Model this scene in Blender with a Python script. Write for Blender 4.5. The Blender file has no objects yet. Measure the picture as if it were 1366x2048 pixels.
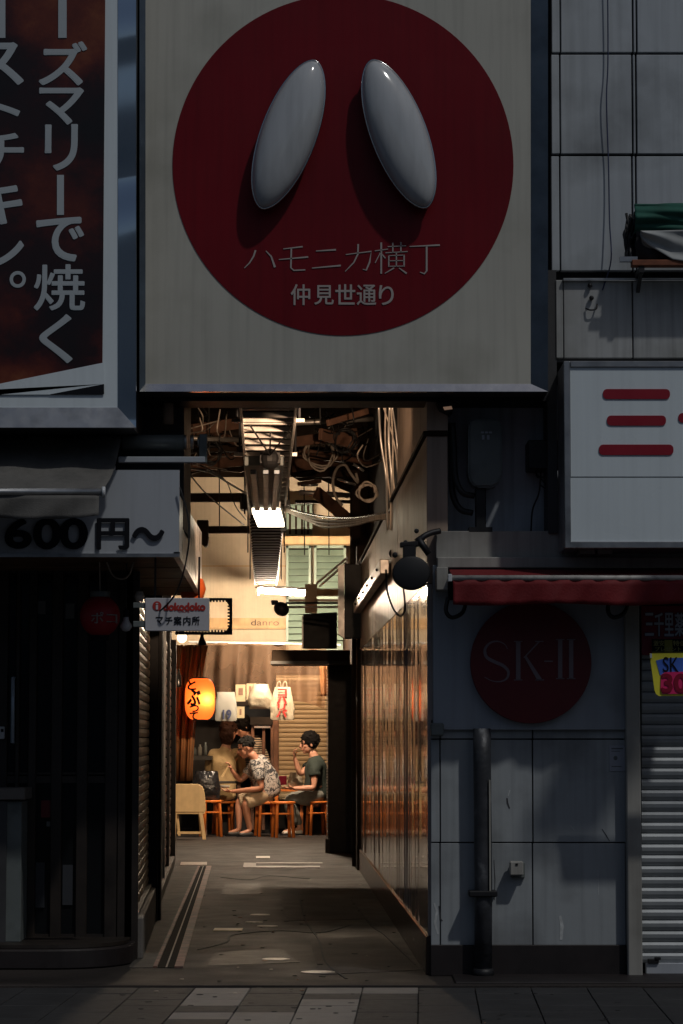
import bpy, bmesh, math, random
from mathutils import Vector, Matrix, noise
random.seed(11)
S = bpy.context.scene
COL = S.collection
PI = math.pi
# ------------------------------------------------------------------ camera, light, exposure
F, D, H = 5275.0, 15.0, 1.35            # focal length in pixels of the 1366x2048 frame, distance to the facade, eye height
TH = math.atan(446.0 / F)               # upward pitch
cd = bpy.data.cameras.new('camera'); cam = bpy.data.objects.new('camera', cd); COL.objects.link(cam)
cam.location = (0, -D, H); cam.rotation_euler = (PI/2 + TH, 0, 0)
cd.sensor_fit = 'VERTICAL'; cd.sensor_height = 36.0; cd.sensor_width = 24.0; cd.lens = 36.0*F/2048.0
cd.clip_start = 0.1; cd.clip_end = 600
S.camera = cam
SUN = Vector((-0.78, 1.0, -1.75)).normalized()
elev = math.asin(-SUN.z); azim = math.atan2(-SUN.x, -SUN.y)
W_ = bpy.data.worlds.new('World'); S.world = W_; W_.use_nodes = True
wn = W_.node_tree; bg = wn.nodes['Background']
sky = wn.nodes.new('ShaderNodeTexSky'); sky.sky_type = 'NISHITA'; sky.sun_disc = False
sky.sun_elevation = elev; sky.sun_rotation = azim; sky.air_density = 1.0; sky.dust_density = 1.5
wn.links.new(sky.outputs[0], bg.inputs[0]); bg.inputs[1].default_value = 0.085
sl = bpy.data.lights.new('sun', 'SUN'); sl.energy = 2.7; sl.angle = math.radians(1.6); sl.color = (1.0, 0.985, 0.95)
so = bpy.data.objects.new('sun', sl); COL.objects.link(so); so.rotation_euler = SUN.to_track_quat('-Z', 'Y').to_euler()
so.location = (4, -8, 12)
S.view_settings.view_transform = 'Standard'; S.view_settings.look = 'None'
S.view_settings.exposure = -1.88; S.view_settings.gamma = 1.0; S.view_settings.use_curve_mapping = False
S.cycles.max_bounces = 8; S.cycles.use_denoising = True
S.cycles.sample_clamp_indirect = 12.0
LK = 1.0                                 # strength of the alley's own lamps

# ------------------------------------------------------------------ helpers
ct, st = math.cos(TH), math.sin(TH)
def P(px, py, Y):
    "world point at depth Y seen at that place of the photograph"
    v = (1024.0 - py)/F; dy = ct - v*st; dz = st + v*ct; t = (Y + D)/dy
    return Vector(((px - 683.0)/F*t, Y, H + dz*t))
def G(px, py, z=0.0):
    v = (1024.0 - py)/F; dy = ct - v*st; dz = st + v*ct; t = (z - H)/dz
    return Vector(((px - 683.0)/F*t, dy*t - D, z))
def ZZ(py, Y): return P(683, py, Y).z
def R(px0, py0, px1, py1, Y):
    a = P(px0, (py0+py1)/2, Y); b = P(px1, (py0+py1)/2, Y)
    return a.x, b.x, ZZ(py1, Y), ZZ(py0, Y)
WL = {}
def wl(o): return WL.get(o.name, Vector((0, 0, 0))) if o else Vector((0, 0, 0))
def tag(o, label=None, cat=None, group=None, kind=None):
    if label: o['label'] = label
    if cat: o['category'] = cat
    if group: o['group'] = group
    if kind: o['kind'] = kind
    return o
def thing(name, label, cat, loc, group=None, kind=None):
    o = bpy.data.objects.new(name, None); COL.objects.link(o); o.location = loc; o.empty_display_size = .1
    WL[o.name] = Vector(loc); return tag(o, label, cat, group, kind)
def sub(name, parent, label=None):
    o = bpy.data.objects.new(name, None); COL.objects.link(o); o.parent = parent; WL[o.name] = wl(parent).copy()
    o.empty_display_size = .05
    return tag(o, label)
def link_mesh(name, me, m, parent=None, smooth=False, **k):
    if m is not None:
        me.materials.clear(); me.materials.append(m)
    if parent is not None:
        off = wl(parent)
    else:
        xs = [v.co for v in me.vertices]
        off = Vector(((min(v.x for v in xs)+max(v.x for v in xs))/2, (min(v.y for v in xs)+max(v.y for v in xs))/2, min(v.z for v in xs)))
    me.transform(Matrix.Translation(-off))
    if smooth:
        for p in me.polygons: p.use_smooth = True
    o = bpy.data.objects.new(name, me); COL.objects.link(o)
    if parent is not None: o.parent = parent
    else: o.location = off
    WL[o.name] = off.copy()
    return tag(o, **k)
class MB:
    def __init__(s): s.bm = bmesh.new()
    def box(s, x0, x1, y0, y1, z0, z1, M=None):
        if x0 > x1: x0, x1 = x1, x0
        if y0 > y1: y0, y1 = y1, y0
        if z0 > z1: z0, z1 = z1, z0
        c = [(x, y, z) for z in (z0, z1) for y in (y0, y1) for x in (x0, x1)]
        v = [s.bm.verts.new(M @ Vector(p) if M else p) for p in c]
        for f in ((0,2,3,1),(4,5,7,6),(0,1,5,4),(2,6,7,3),(0,4,6,2),(1,3,7,5)): s.bm.faces.new([v[i] for i in f])
        return s
    def pbox(s, px0, py0, px1, py1, Y0, Y1):
        a = R(px0, py0, px1, py1, Y0); return s.box(a[0], a[1], Y0, Y1, a[2], a[3])
    def prism(s, pts, vec):
        "closed polygon pts (3D) extruded along vec"
        vec = Vector(vec); a = [s.bm.verts.new(p) for p in pts]; b = [s.bm.verts.new(Vector(p)+vec) for p in pts]
        n = len(pts); s.bm.faces.new(a); s.bm.faces.new(b[::-1])
        for i in range(n): s.bm.faces.new((a[i], b[i], b[(i+1) % n], a[(i+1) % n]))
        return s
    def ppoly(s, pp, Y0, Y1):
        pts = [P(x, y, Y0) for x, y in pp]; return s.prism(pts, (0, Y1-Y0, 0))
    def quad(s, pts):
        s.bm.faces.new([s.bm.verts.new(p) for p in pts]); return s
    def beam(s, a, b, w, h, up=(0, 0, 1)):
        a, b = Vector(a), Vector(b); d = (b-a).normalized(); up = Vector(up)
        sd = d.cross(up)
        if sd.length < 1e-4: sd = d.cross(Vector((1, 0, 0)))
        sd.normalize(); u = sd.cross(d)
        c = [sd*(i*w/2)+u*(j*h/2) for i, j in ((-1,-1),(1,-1),(1,1),(-1,1))]
        return s.prism([a+q for q in c], b-a)
    def tube(s, pts, r, n=8, cap=True):
        pts = [Vector(p) for p in pts]; rings = []
        rr = r if isinstance(r, (list, tuple)) else [r]*len(pts)
        ref = None
        for i, p in enumerate(pts):
            d = (pts[min(i+1, len(pts)-1)] - pts[max(i-1, 0)])
            if d.length < 1e-9: d = Vector((0, 0, 1))
            d.normalize()
            if ref is None: ref = d.orthogonal().normalized()
            ref = (ref - d*ref.dot(d))
            if ref.length < 1e-6: ref = d.orthogonal()
            ref.normalize(); b = d.cross(ref)
            rings.append([s.bm.verts.new(p + (ref*math.cos(2*PI*k/n) + b*math.sin(2*PI*k/n))*rr[i]) for k in range(n)])
        for a, b in zip(rings, rings[1:]):
            for k in range(n): s.bm.faces.new((a[k], a[(k+1) % n], b[(k+1) % n], b[k]))
        if cap:
            s.bm.faces.new(rings[0][::-1]); s.bm.faces.new(rings[-1])
        return s
    def lathe(s, prof, c, n=20, axis='Z', M=None):
        c = Vector(c); rings = []
        for r, h in prof:
            ring = []
            for k in range(n):
                a = 2*PI*k/n; x, y = r*math.cos(a), r*math.sin(a)
                q = Vector((x, y, h)) if axis == 'Z' else (Vector((x, -h, y)) if axis == 'Y' else Vector((h, x, y)))
                if M: q = M @ q
                ring.append(s.bm.verts.new(c+q))
            rings.append(ring)
        for a, b in zip(rings, rings[1:]):
            for k in range(n): s.bm.faces.new((a[k], a[(k+1) % n], b[(k+1) % n], b[k]))
        s.bm.faces.new(rings[0][::-1]); s.bm.faces.new(rings[-1]); return s
    def ell(s, c, rad, n=16, m=10, M=None):
        c = Vector(c); rings = []
        for i in range(1, m):
            t = PI*i/m; ring = []
            for k in range(n):
                a = 2*PI*k/n; q = Vector((rad[0]*math.sin(t)*math.cos(a), rad[1]*math.sin(t)*math.sin(a), rad[2]*math.cos(t)))
                ring.append(s.bm.verts.new(c + (M @ q if M else q)))
            rings.append(ring)
        for t, ring in ((1, rings[0]), (-1, rings[-1])):
            q = Vector((0, 0, rad[2]*t)); v = s.bm.verts.new(c + (M @ q if M else q))
            for k in range(n): s.bm.faces.new((v, ring[k], ring[(k+1) % n]))
        for a, b in zip(rings, rings[1:]):
            for k in range(n): s.bm.faces.new((a[k], a[(k+1) % n], b[(k+1) % n], b[k]))
        return s
    def grid(s, fn, nu, nv, thick=None):
        V = [[s.bm.verts.new(fn(i/nu, j/nv)) for j in range(nv+1)] for i in range(nu+1)]
        for i in range(nu):
            for j in range(nv): s.bm.faces.new((V[i][j], V[i+1][j], V[i+1][j+1], V[i][j+1]))
        if thick:
            bmesh.ops.recalc_face_normals(s.bm, faces=s.bm.faces)
            bmesh.ops.solidify(s.bm, geom=s.bm.faces[:], thickness=thick)
        return s
    def ribbon(s, pts, w, Y0, dy=0.004):
        "flat brush stroke through pixel points, on the plane Y0"
        q = [P(x, y, Y0) for x, y in pts]; L, Rr = [], []
        ww = w if isinstance(w, (list, tuple)) else [w]*len(q)
        for i, p in enumerate(q):
            d = (q[min(i+1, len(q)-1)] - q[max(i-1, 0)]).normalized(); nrm = Vector((-d.z, 0, d.x))
            h = ww[i]*(Y0+D)/F/2
            L.append(p+nrm*h); Rr.append(p-nrm*h)
        for i in range(len(q)-1):
            s.prism([L[i], L[i+1], Rr[i+1], Rr[i]], (0, -dy, 0))
        return s
    def done(s, name, m, parent=None, bevel=0, smooth=False, seg=1, **k):
        bmesh.ops.recalc_face_normals(s.bm, faces=s.bm.faces)
        if bevel:
            bmesh.ops.bevel(s.bm, geom=[e for e in s.bm.edges], offset=bevel, segments=seg, affect='EDGES', clamp_overlap=True)
        me = bpy.data.meshes.new(name); s.bm.to_mesh(me); s.bm.free()
        return link_mesh(name, me, m, parent, smooth, **k)
def copy_obj(o, parent, delta=(0, 0, 0)):
    c = o.copy(); COL.objects.link(c); c.parent = parent; c.location = Vector(o.location) + Vector(delta)
    WL[c.name] = wl(o).copy(); return c
def sag(a, b, drop, n=12):
    a, b = Vector(a), Vector(b)
    return [a.lerp(b, i/n) - Vector((0, 0, drop*4*(i/n)*(1-i/n))) for i in range(n+1)]
def curve_pts(ctrl, n=6):
    "Catmull-Rom through control points"
    c = [Vector(p) for p in ctrl]; c = [c[0]*2-c[1]] + c + [c[-1]*2-c[-2]]; out = []
    for i in range(1, len(c)-2):
        for k in range(n):
            t = k/n; a, b, d, e = c[i-1], c[i], c[i+1], c[i+2]
            out.append(0.5*((2*b)+(-a+d)*t+(2*a-5*b+4*d-e)*t*t+(-a+3*b-3*d+e)*t**3))
    out.append(c[-2]); return out
def text_mesh(body, bold=0.0):
    cu = bpy.data.curves.new('lettering', 'FONT'); cu.body = body; cu.size = 1.0; cu.offset = bold; cu.extrude = 0.0; cu.resolution_u = 6
    o = bpy.data.objects.new('lettering', cu); COL.objects.link(o)
    dg = bpy.context.evaluated_depsgraph_get(); dg.update()
    me = bpy.data.meshes.new_from_object(o.evaluated_get(dg)); bpy.data.objects.remove(o); bpy.data.curves.remove(cu)
    return me
def add_text(bm, body, px0, py0, px1, py1, Y, bold=0.0, thick=0.004, slant=0):
    "text fitted into a pixel rectangle on plane Y, added to a bmesh as thin raised letters"
    me = text_mesh(body, 0.0)
    for p in me.polygons: p.use_smooth = False
    xs = [v.co.x for v in me.vertices]; ys = [v.co.y for v in me.vertices]
    if not xs: return
    x0, x1, y0, y1 = min(xs), max(xs), min(ys), max(ys); a = R(px0, py0, px1, py1, Y)
    t = bmesh.new(); t.from_mesh(me); bpy.data.meshes.remove(me)
    for v in t.verts:
        u = (v.co.x-x0)/max(x1-x0, 1e-6); w = (v.co.y-y0)/max(y1-y0, 1e-6)
        v.co = Vector((a[0]+(a[1]-a[0])*u, Y, a[2]+(a[3]-a[2])*(w + slant*(u-.5))))
    r = bmesh.ops.extrude_face_region(t, geom=t.faces[:])
    for e in r['geom']:
        if isinstance(e, bmesh.types.BMVert): e.co.y -= thick
    bmesh.ops.recalc_face_normals(t, faces=t.faces)
    tmp = bpy.data.meshes.new('tmp'); t.to_mesh(tmp); t.free()
    h = bold*min(a[1]-a[0], a[3]-a[2])/max(len(body), 1)**.0 if bold else 0
    shifts = [(0, 0)] if not bold else [(0, 0), (h, 0), (-h, 0), (0, h), (0, -h), (h*.7, h*.7), (-h*.7, -h*.7), (h*.7, -h*.7), (-h*.7, h*.7)]
    for i, (sx, sz) in enumerate(shifts):
        T = Matrix.Translation((sx, -.00025*i, sz)); tmp.transform(T); bm.from_mesh(tmp); tmp.transform(T.inverted())
    bpy.data.meshes.remove(tmp)
def text_part(name, items, Y, m, parent, bold=0.0, thick=0.004):
    b = MB()
    for it in items: add_text(b.bm, it[0], it[1], it[2], it[3], it[4], Y, it[5] if len(it) > 5 else bold, thick)
    return b.done(name, m, parent)

# ------------------------------------------------------------------ materials
def mat(name, c, rough=.6, metal=0.0, var=.2, scale=4.0, bump=0.0, bscale=60.0, streak=0.0, spec=.5, dirt=None, emit=None, alpha=None, trans=0, sheen=0, rvar=.12, bdist=.01):
    m = bpy.data.materials.new(name); m.use_nodes = True; nt = m.node_tree; N = nt.nodes; L = nt.links
    b = N['Principled BSDF']; tc = N.new('ShaderNodeTexCoord')
    def nz(sc, det=5, mp=None):
        n = N.new('ShaderNodeTexNoise'); n.inputs['Scale'].default_value = sc; n.inputs['Detail'].default_value = det
        if mp:
            k = N.new('ShaderNodeMapping'); k.inputs['Scale'].default_value = mp; L.new(tc.outputs['Object'], k.inputs[0]); L.new(k.outputs[0], n.inputs['Vector'])
        else: L.new(tc.outputs['Object'], n.inputs['Vector'])
        return n
    def mix(a, bb, fac, mode='MIX'):
        x = N.new('ShaderNodeMix'); x.data_type = 'RGBA'; x.blend_type = mode
        for s_, v in ((x.inputs[6], a), (x.inputs[7], bb)):
            if isinstance(v, tuple): s_.default_value = v
            else: L.new(v, s_)
        if isinstance(fac, float): x.inputs[0].default_value = fac
        else: L.new(fac, x.inputs[0])
        return x.outputs[2]
    def ramp(src, lo, hi):
        r = N.new('ShaderNodeMapRange'); r.inputs[1].default_value = lo; r.inputs[2].default_value = hi; L.new(src, r.inputs[0]); return r.outputs[0]
    n1 = nz(scale)
    lo = tuple(max(0, x*(1-var)) for x in c)+(1,); hi = tuple(min(1, x*(1+var)) for x in c)+(1,)
    col = mix(lo, hi, ramp(n1.outputs['Fac'], .3, .7))
    if streak:
        n2 = nz(3.0, 6, (9, 9, .35)); col = mix(col, tuple(x*.35 for x in c)+(1,), ramp(mulf(N, L, ramp(n2.outputs['Fac'], .45, .8), streak), 0, 1))
    if dirt:
        n3 = nz(dirt[2], 8); col = mix(col, tuple(dirt[0])+(1,), mulf(N, L, ramp(n3.outputs['Fac'], dirt[3] if len(dirt) > 3 else .5, .75), dirt[1]))
    L.new(col, b.inputs['Base Color'])
    n4 = nz(scale*3.1, 4); r_ = N.new('ShaderNodeMapRange'); r_.inputs[3].default_value = max(0.02, rough-rvar); r_.inputs[4].default_value = min(1, rough+rvar)
    L.new(n4.outputs['Fac'], r_.inputs[0]); L.new(r_.outputs[0], b.inputs['Roughness'])
    b.inputs['Metallic'].default_value = metal; b.inputs['Specular IOR Level'].default_value = spec
    if bump:
        n5 = nz(bscale, 6); bp = N.new('ShaderNodeBump'); bp.inputs['Strength'].default_value = bump; bp.inputs['Distance'].default_value = bdist
        L.new(n5.outputs['Fac'], bp.inputs['Height']); L.new(bp.outputs[0], b.inputs['Normal'])
    if emit:
        b.inputs['Emission Color'].default_value = tuple(emit[0])+(1,); b.inputs['Emission Strength'].default_value = emit[1]
    if alpha is not None: b.inputs['Alpha'].default_value = alpha
    if trans: b.inputs['Transmission Weight'].default_value = trans
    return m
def mulf(N, L, src, f):
    x = N.new('ShaderNodeMath'); x.operation = 'MULTIPLY'; x.inputs[1].default_value = f; L.new(src, x.inputs[0]); return x.outputs[0]
SOOT = (.02, .02, .022)
M = {}
M['sign_white'] = mat('sign_white', (.50, .49, .43), .35, var=.06, scale=1.5, streak=.25, dirt=((.2, .19, .14), .35, 2.0, .55))
M['sign_red'] = mat('sign_red', (.155, .003, .008), .45, var=.14, scale=1.2, spec=.25, streak=.35)
M['letter_grey'] = mat('letter_grey', (.42, .38, .36), .5, var=.05)
M['steel'] = mat('steel', (.80, .81, .82), .14, 1.0, var=.06, scale=3, streak=.15, bump=.12, bscale=1.1, bdist=.05)
M['steel_dark'] = mat('steel_dark', (.16, .18, .20), .35, 1.0, var=.2, scale=6)
M['alu'] = mat('alu', (.42, .43, .44), .38, .9, var=.12, scale=5, dirt=(SOOT, .5, 6, .5))
M['galv'] = mat('galv', (.55, .52, .48), .4, .7, var=.2, scale=9)
M['black_metal'] = mat('black_metal', (.018, .018, .020), .5, .3, var=.3, scale=9)
M['box_dark'] = mat('box_dark', (.05, .05, .052), .6, var=.3, scale=3, dirt=(SOOT, .6, 4))
M['white_gloss'] = mat('white_gloss', (.46, .48, .50), .09, var=.06, scale=2, streak=.22, spec=.8, bump=.02, bscale=4)
M['chrome'] = mat('chrome', (.6, .6, .6), .15, 1.0, var=.05)
M['tile'] = mat('tile', (.46, .50, .535), .35, var=.08, scale=1.6, streak=.30, dirt=((.07, .07, .07), .7, 1.6, .50))
M['tile_panel'] = mat('tile_panel', (.36, .37, .37), .45, var=.08, scale=1.6, streak=.5, dirt=((.10, .10, .07), .7, 2.0, .48))
M['panel'] = mat('panel', (.35, .378, .395), .42, var=.07, scale=1.2, streak=.35, dirt=((.10, .10, .10), .8, 1.7, .50), bump=.2, bscale=9)
M['round_panel'] = mat('round_panel', (.33, .36, .40), .4, var=.06, scale=1.4, streak=.2, dirt=((.1, .1, .1), .4, 2.4, .55))
M['joint'] = mat('joint', (.012, .012, .014), .9, var=.3)
M['plinth'] = mat('plinth', (.014, .010, .010), .55, var=.3, scale=5)
M['column'] = mat('column', (.36, .35, .32), .5, var=.08, streak=.4, dirt=((.1, .09, .07), .5, 3))
M['slat_grey'] = mat('slat_grey', (.36, .385, .40), .4, .3, var=.08, scale=2, streak=.2, dirt=((.1, .1, .1), .5, 3))
M['slat_cream'] = mat('slat_cream', (.62, .52, .38), .42, .1, var=.12, scale=2.5, dirt=((.2, .15, .1), .5, 3))
M['slat_back'] = mat('slat_back', (.46, .36, .22), .5, .1, var=.12, scale=2, dirt=((.16, .11, .06), .5, 2))
M['slat_red'] = mat('slat_red', (.40, .22, .18), .4, .1, var=.2, scale=2)
M['white_sign'] = mat('white_sign', (.70, .78, .82), .3, var=.04, scale=1.5, streak=.12)
M['red_letter'] = mat('red_letter', (.28, .012, .025), .35, var=.08)
M['red_cloth'] = mat('red_cloth', (.17, .005, .008), .75, var=.15, scale=5, bump=.2, bscale=80, dirt=((.1, .006, .008), .5, 4))
M['canvas'] = mat('canvas', (.135, .13, .12), .85, var=.18, scale=3, bump=.25, bscale=150, streak=.3, dirt=((.03, .03, .03), .6, 2.5))
M['green_cloth'] = mat('green_cloth', (.014, .10, .072), .8, var=.25, scale=6, dirt=((.008, .03, .025), .5, 6))
M['pale_cloth'] = mat('pale_cloth', (.42, .44, .44), .85, var=.2, scale=6, dirt=((.1, .1, .1), .5, 6))
M['rust_wood'] = mat('rust_wood', (.17, .055, .025), .7, var=.4, scale=12)
M['pipe'] = mat('pipe', (.045, .048, .055), .5, .2, var=.5, scale=9, dirt=((.26, .27, .28), .8, 9, .60), bump=.3, bscale=40)
M['rubber'] = mat('rubber', (.012, .012, .013), .55, var=.2)
M['grey_cable'] = mat('grey_cable', (.42, .36, .30), .6, var=.3, scale=20)
M['utility'] = mat('utility', (.15, .17, .165), .5, .1, var=.15, scale=5, dirt=((.02, .02, .02), .5, 6))
M['util_wall'] = mat('util_wall', (.60, .64, .70), .6, var=.12, scale=2, streak=.5, dirt=(SOOT, .6, 2))
M['soffit'] = mat('soffit', (.16, .09, .045), .6, var=.4, scale=5, streak=.2)
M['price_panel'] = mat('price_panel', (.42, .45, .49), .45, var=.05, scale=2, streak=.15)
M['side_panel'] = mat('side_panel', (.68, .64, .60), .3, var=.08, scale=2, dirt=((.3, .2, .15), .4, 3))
M['ink'] = mat('ink', (.006, .007, .011), .7, var=.1, spec=.2)
M['dark_wood'] = mat('dark_wood', (.022, .016, .012), .5, var=.4, scale=6)
M['black_room'] = mat('black_room', (.010, .010, .011), .8, var=.3)
M['dark_glass'] = mat('dark_glass', (.008, .009, .010), .12, var=.1, spec=.25)
M['mess_wood'] = mat('mess_wood', (.22, .115, .075), .7, var=.5, scale=5, dirt=(SOOT, .7, 3, .45))
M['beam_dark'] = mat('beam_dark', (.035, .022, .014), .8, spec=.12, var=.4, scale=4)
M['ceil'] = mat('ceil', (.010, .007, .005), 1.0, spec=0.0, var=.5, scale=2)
M['plaster'] = mat('plaster', (.60, .50, .36), .75, var=.12, scale=1.5, bump=.15, bscale=30, dirt=((.34, .24, .14), .5, 1.8, .5), streak=.15)
M['plaster_pink'] = mat('plaster_pink', (.46, .35, .27), .7, var=.12, scale=1.6, streak=.3, dirt=((.14, .09, .06), .6, 2))
M['fascia_wood'] = mat('fascia_wood', (.55, .36, .17), .55, var=.2, scale=4, streak=.25)
M['louver_green'] = mat('louver_green', (.22, .30, .24), .5, var=.15, scale=4)
M['stone'] = mat('stone', (.20, .155, .12), .13, var=.22, scale=3, streak=.25, spec=.8, rvar=.05, dirt=((.1, .07, .05), .5, 5))
M['stone_skirt'] = mat('stone_skirt', (.075, .04, .03), .22, var=.25, scale=5, spec=.5)
M['asphalt'] = mat('asphalt', (.030, .0245, .022), .7, spec=.3, var=.5, scale=1.3, bump=.6, bscale=180, dirt=((.085, .078, .072), .55, 95, .56), rvar=.2)
M['concrete'] = mat('concrete', (.16, .145, .13), .7, var=.2, scale=4, bump=.3, bscale=90, dirt=((.05, .045, .04), .6, 4))
M['tile_dark'] = mat('tile_dark', (.030, .030, .031), .7, var=.22, scale=5, bump=.4, bscale=140, dirt=((.03, .03, .03), .6, 4))
M['tile_light'] = mat('tile_light', (.23, .21, .19), .7, var=.2, scale=5, bump=.4, bscale=140, dirt=((.09, .085, .08), .7, 5, .42))
M['red_brick'] = mat('red_brick', (.19, .085, .065), .65, var=.4, scale=9, dirt=((.05, .04, .035), .8, 7, .45), bump=.4, bscale=60)
M['grate'] = mat('grate', (.006, .006, .006), .9, 0, spec=.05, var=.3, scale=20)
M['lid'] = mat('lid', (.32, .29, .25), .5, .2, var=.3, scale=30, dirt=((.1, .09, .08), .6, 20))
M['yellow_line'] = mat('yellow_line', (.50, .40, .18), .6, var=.2, scale=20)
M['orange_wood'] = mat('orange_wood', (.62, .17, .03), .35, var=.2, scale=7)
M['pale_wood'] = mat('pale_wood', (.72, .52, .27), .5, var=.12, scale=8, streak=.12)
M['skin'] = mat('skin', (.50, .25, .16), .55, var=.12, scale=12)
M['skin_tan'] = mat('skin_tan', (.36, .16, .095), .5, var=.12, scale=12)
M['hair'] = mat('hair', (.006, .005, .0045), .8, var=.2, scale=8, spec=.08)
M['hair_brown'] = mat('hair_brown', (.030, .013, .008), .75, var=.2, scale=8, spec=.12)
M['hair_grey'] = mat('hair_grey', (.012, .011, .010), .8, var=.3, scale=20, spec=.08)
M['beige_shirt'] = mat('beige_shirt', (.42, .29, .14), .8, var=.15, scale=6, bump=.3, bscale=25, bdist=.02)
M['green_shirt'] = mat('green_shirt', (.020, .030, .024), .85, var=.25, scale=6, bump=.3, bscale=25, bdist=.02)
M['khaki'] = mat('khaki', (.30, .22, .14), .85, var=.25, scale=8, bump=.4, bscale=25, bdist=.02)
M['grey_shorts'] = mat('grey_shorts', (.16, .16, .14), .85, var=.3, scale=9, bump=.4, bscale=25, bdist=.02)
M['black_cloth'] = mat('black_cloth', (.014, .014, .016), .7, var=.3, scale=8)
M['shoe'] = mat('shoe', (.03, .03, .03), .6, var=.3)
M['shoe_white'] = mat('shoe_white', (.6, .56, .5), .6, var=.1)
M['vinyl_black'] = mat('vinyl_black', (.016, .016, .018), .22, var=.3, scale=8, bump=.6, bscale=18, bdist=.03)
M['plastic_bag'] = mat('plastic_bag', (.46, .39, .28), .5, var=.08, scale=8, bump=.5, bscale=14, bdist=.03)
M['paper'] = mat('paper', (.44, .36, .22), .7, var=.12, scale=6)
M['paper_white'] = mat('paper_white', (.34, .33, .29), .6, var=.06, scale=6)
M['notice'] = mat('notice', (.40, .42, .48), .6, var=.06, scale=6)
M['curtain_brown'] = mat('curtain_brown', (.24, .10, .032), .75, var=.3, scale=4, bump=.2, bscale=60)
M['red_print'] = mat('red_print', (.45, .03, .02), .6, var=.1)
M['navy'] = mat('navy', (.03, .04, .10), .6, var=.2)
M['ad_red'] = mat('ad_red', (.26, .006, .03), .4, var=.1)
M['ad_yellow'] = mat('ad_yellow', (.85, .78, .06), .4, var=.08)
M['ad_blue'] = mat('ad_blue', (.07, .17, .66), .4, var=.15)
M['ad_pink'] = mat('ad_pink', (.75, .03, .16), .4, var=.1)
M['ad_white'] = mat('ad_white', (.50, .54, .66), .4, var=.1)
M['lantern_red'] = mat('lantern_red', (.36, .012, .02), .5, var=.1)
M['dull_red'] = mat('dull_red', (.13, .006, .010), .45, var=.15, scale=4)
M['bulb_white'] = mat('bulb_white', (.60, .62, .64), .2, var=.03)
M['bright_lamp'] = mat('bright_lamp', (.9, .85, .7), .4, var=0, emit=((1.0, .86, .62), 26.0*LK))
M['tube_lamp'] = mat('tube_lamp', (.9, .9, .85), .4, var=0, emit=((1.0, .77, .55), 4600.0*LK))
M['bulb_lit'] = mat('bulb_lit', (.9, .85, .75), .4, var=0, emit=((1.0, .84, .62), 10.0))
M['glint'] = mat('glint', (.70, .70, .68), .2, .8, var=.05)
def special(name, build):
    m = bpy.data.materials.new(name); m.use_nodes = True; nt = m.node_tree; build(nt.nodes, nt.links, nt.nodes['Principled BSDF'], nt.nodes.new('ShaderNodeTexCoord')); M[name] = m
def cramp(N, L, src, stops):
    r = N.new('ShaderNodeValToRGB'); e = r.color_ramp.elements
    while len(e) < len(stops): e.new(.5)
    for q, (p, c) in zip(e, stops): q.position = p; q.color = tuple(c)+(1,)
    L.new(src, r.inputs[0]); return r.outputs[0]
def b_food(N, L, b, tc):       # printed photograph of browned meat
    v = N.new('ShaderNodeTexVoronoi'); v.feature = 'SMOOTH_F1'; v.inputs['Scale'].default_value = 2.3
    n = N.new('ShaderNodeTexNoise'); n.inputs['Scale'].default_value = 2.0; n.inputs['Detail'].default_value = 7; n.inputs['Roughness'].default_value = .62
    L.new(tc.outputs['Object'], n.inputs['Vector'])
    ad = N.new('ShaderNodeVectorMath'); ad.operation = 'MULTIPLY_ADD'; ad.inputs[1].default_value = (.5, .5, .5); L.new(n.outputs['Color'], ad.inputs[0]); L.new(tc.outputs['Object'], ad.inputs[2]); L.new(ad.outputs[0], v.inputs['Vector'])
    n2 = N.new('ShaderNodeTexNoise'); n2.inputs['Scale'].default_value = 5; n2.inputs['Detail'].default_value = 12; n2.inputs['Roughness'].default_value = .75; L.new(tc.outputs['Object'], n2.inputs['Vector'])
    ms = N.new('ShaderNodeMath'); ms.operation = 'MULTIPLY_ADD'; ms.inputs[1].default_value = .5; L.new(n2.outputs['Fac'], ms.inputs[0]); L.new(v.outputs['Distance'], ms.inputs[2])
    c = cramp(N, L, ms.outputs[0], [(.28, (.22, .065, .022)), (.48, (.12, .022, .010)), (.62, (.06, .009, .007)), (.74, (.018, .005, .006)), (.92, (.008, .006, .007))])
    L.new(c, b.inputs['Base Color']); b.inputs['Roughness'].default_value = .35
special('food_print', b_food)
def b_aloha(N, L, b, tc):
    n = N.new('ShaderNodeTexNoise'); n.inputs['Scale'].default_value = 11; n.inputs['Detail'].default_value = 2.5; n.inputs['Distortion'].default_value = 1.8; L.new(tc.outputs['Object'], n.inputs['Vector'])
    c = cramp(N, L, n.outputs['Fac'], [(.40, (.02, .02, .024)), (.47, (.12, .12, .12)), (.52, (.36, .33, .30)), (.60, (.45, .41, .37)), (.66, (.05, .05, .055))])
    L.new(c, b.inputs['Base Color']); b.inputs['Roughness'].default_value = .75
special('aloha', b_aloha)
def b_stripe(N, L, b, tc):
    w = N.new('ShaderNodeTexWave'); w.bands_direction = 'Z'; w.inputs['Scale'].default_value = 10; w.inputs['Distortion'].default_value = .6; L.new(tc.outputs['Object'], w.inputs['Vector'])
    c = cramp(N, L, w.outputs['Fac'], [(.45, (.03, .028, .028)), (.55, (.62, .52, .40))])
    L.new(c, b.inputs['Base Color']); b.inputs['Roughness'].default_value = .8
special('stripe_shirt', b_stripe)
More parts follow.
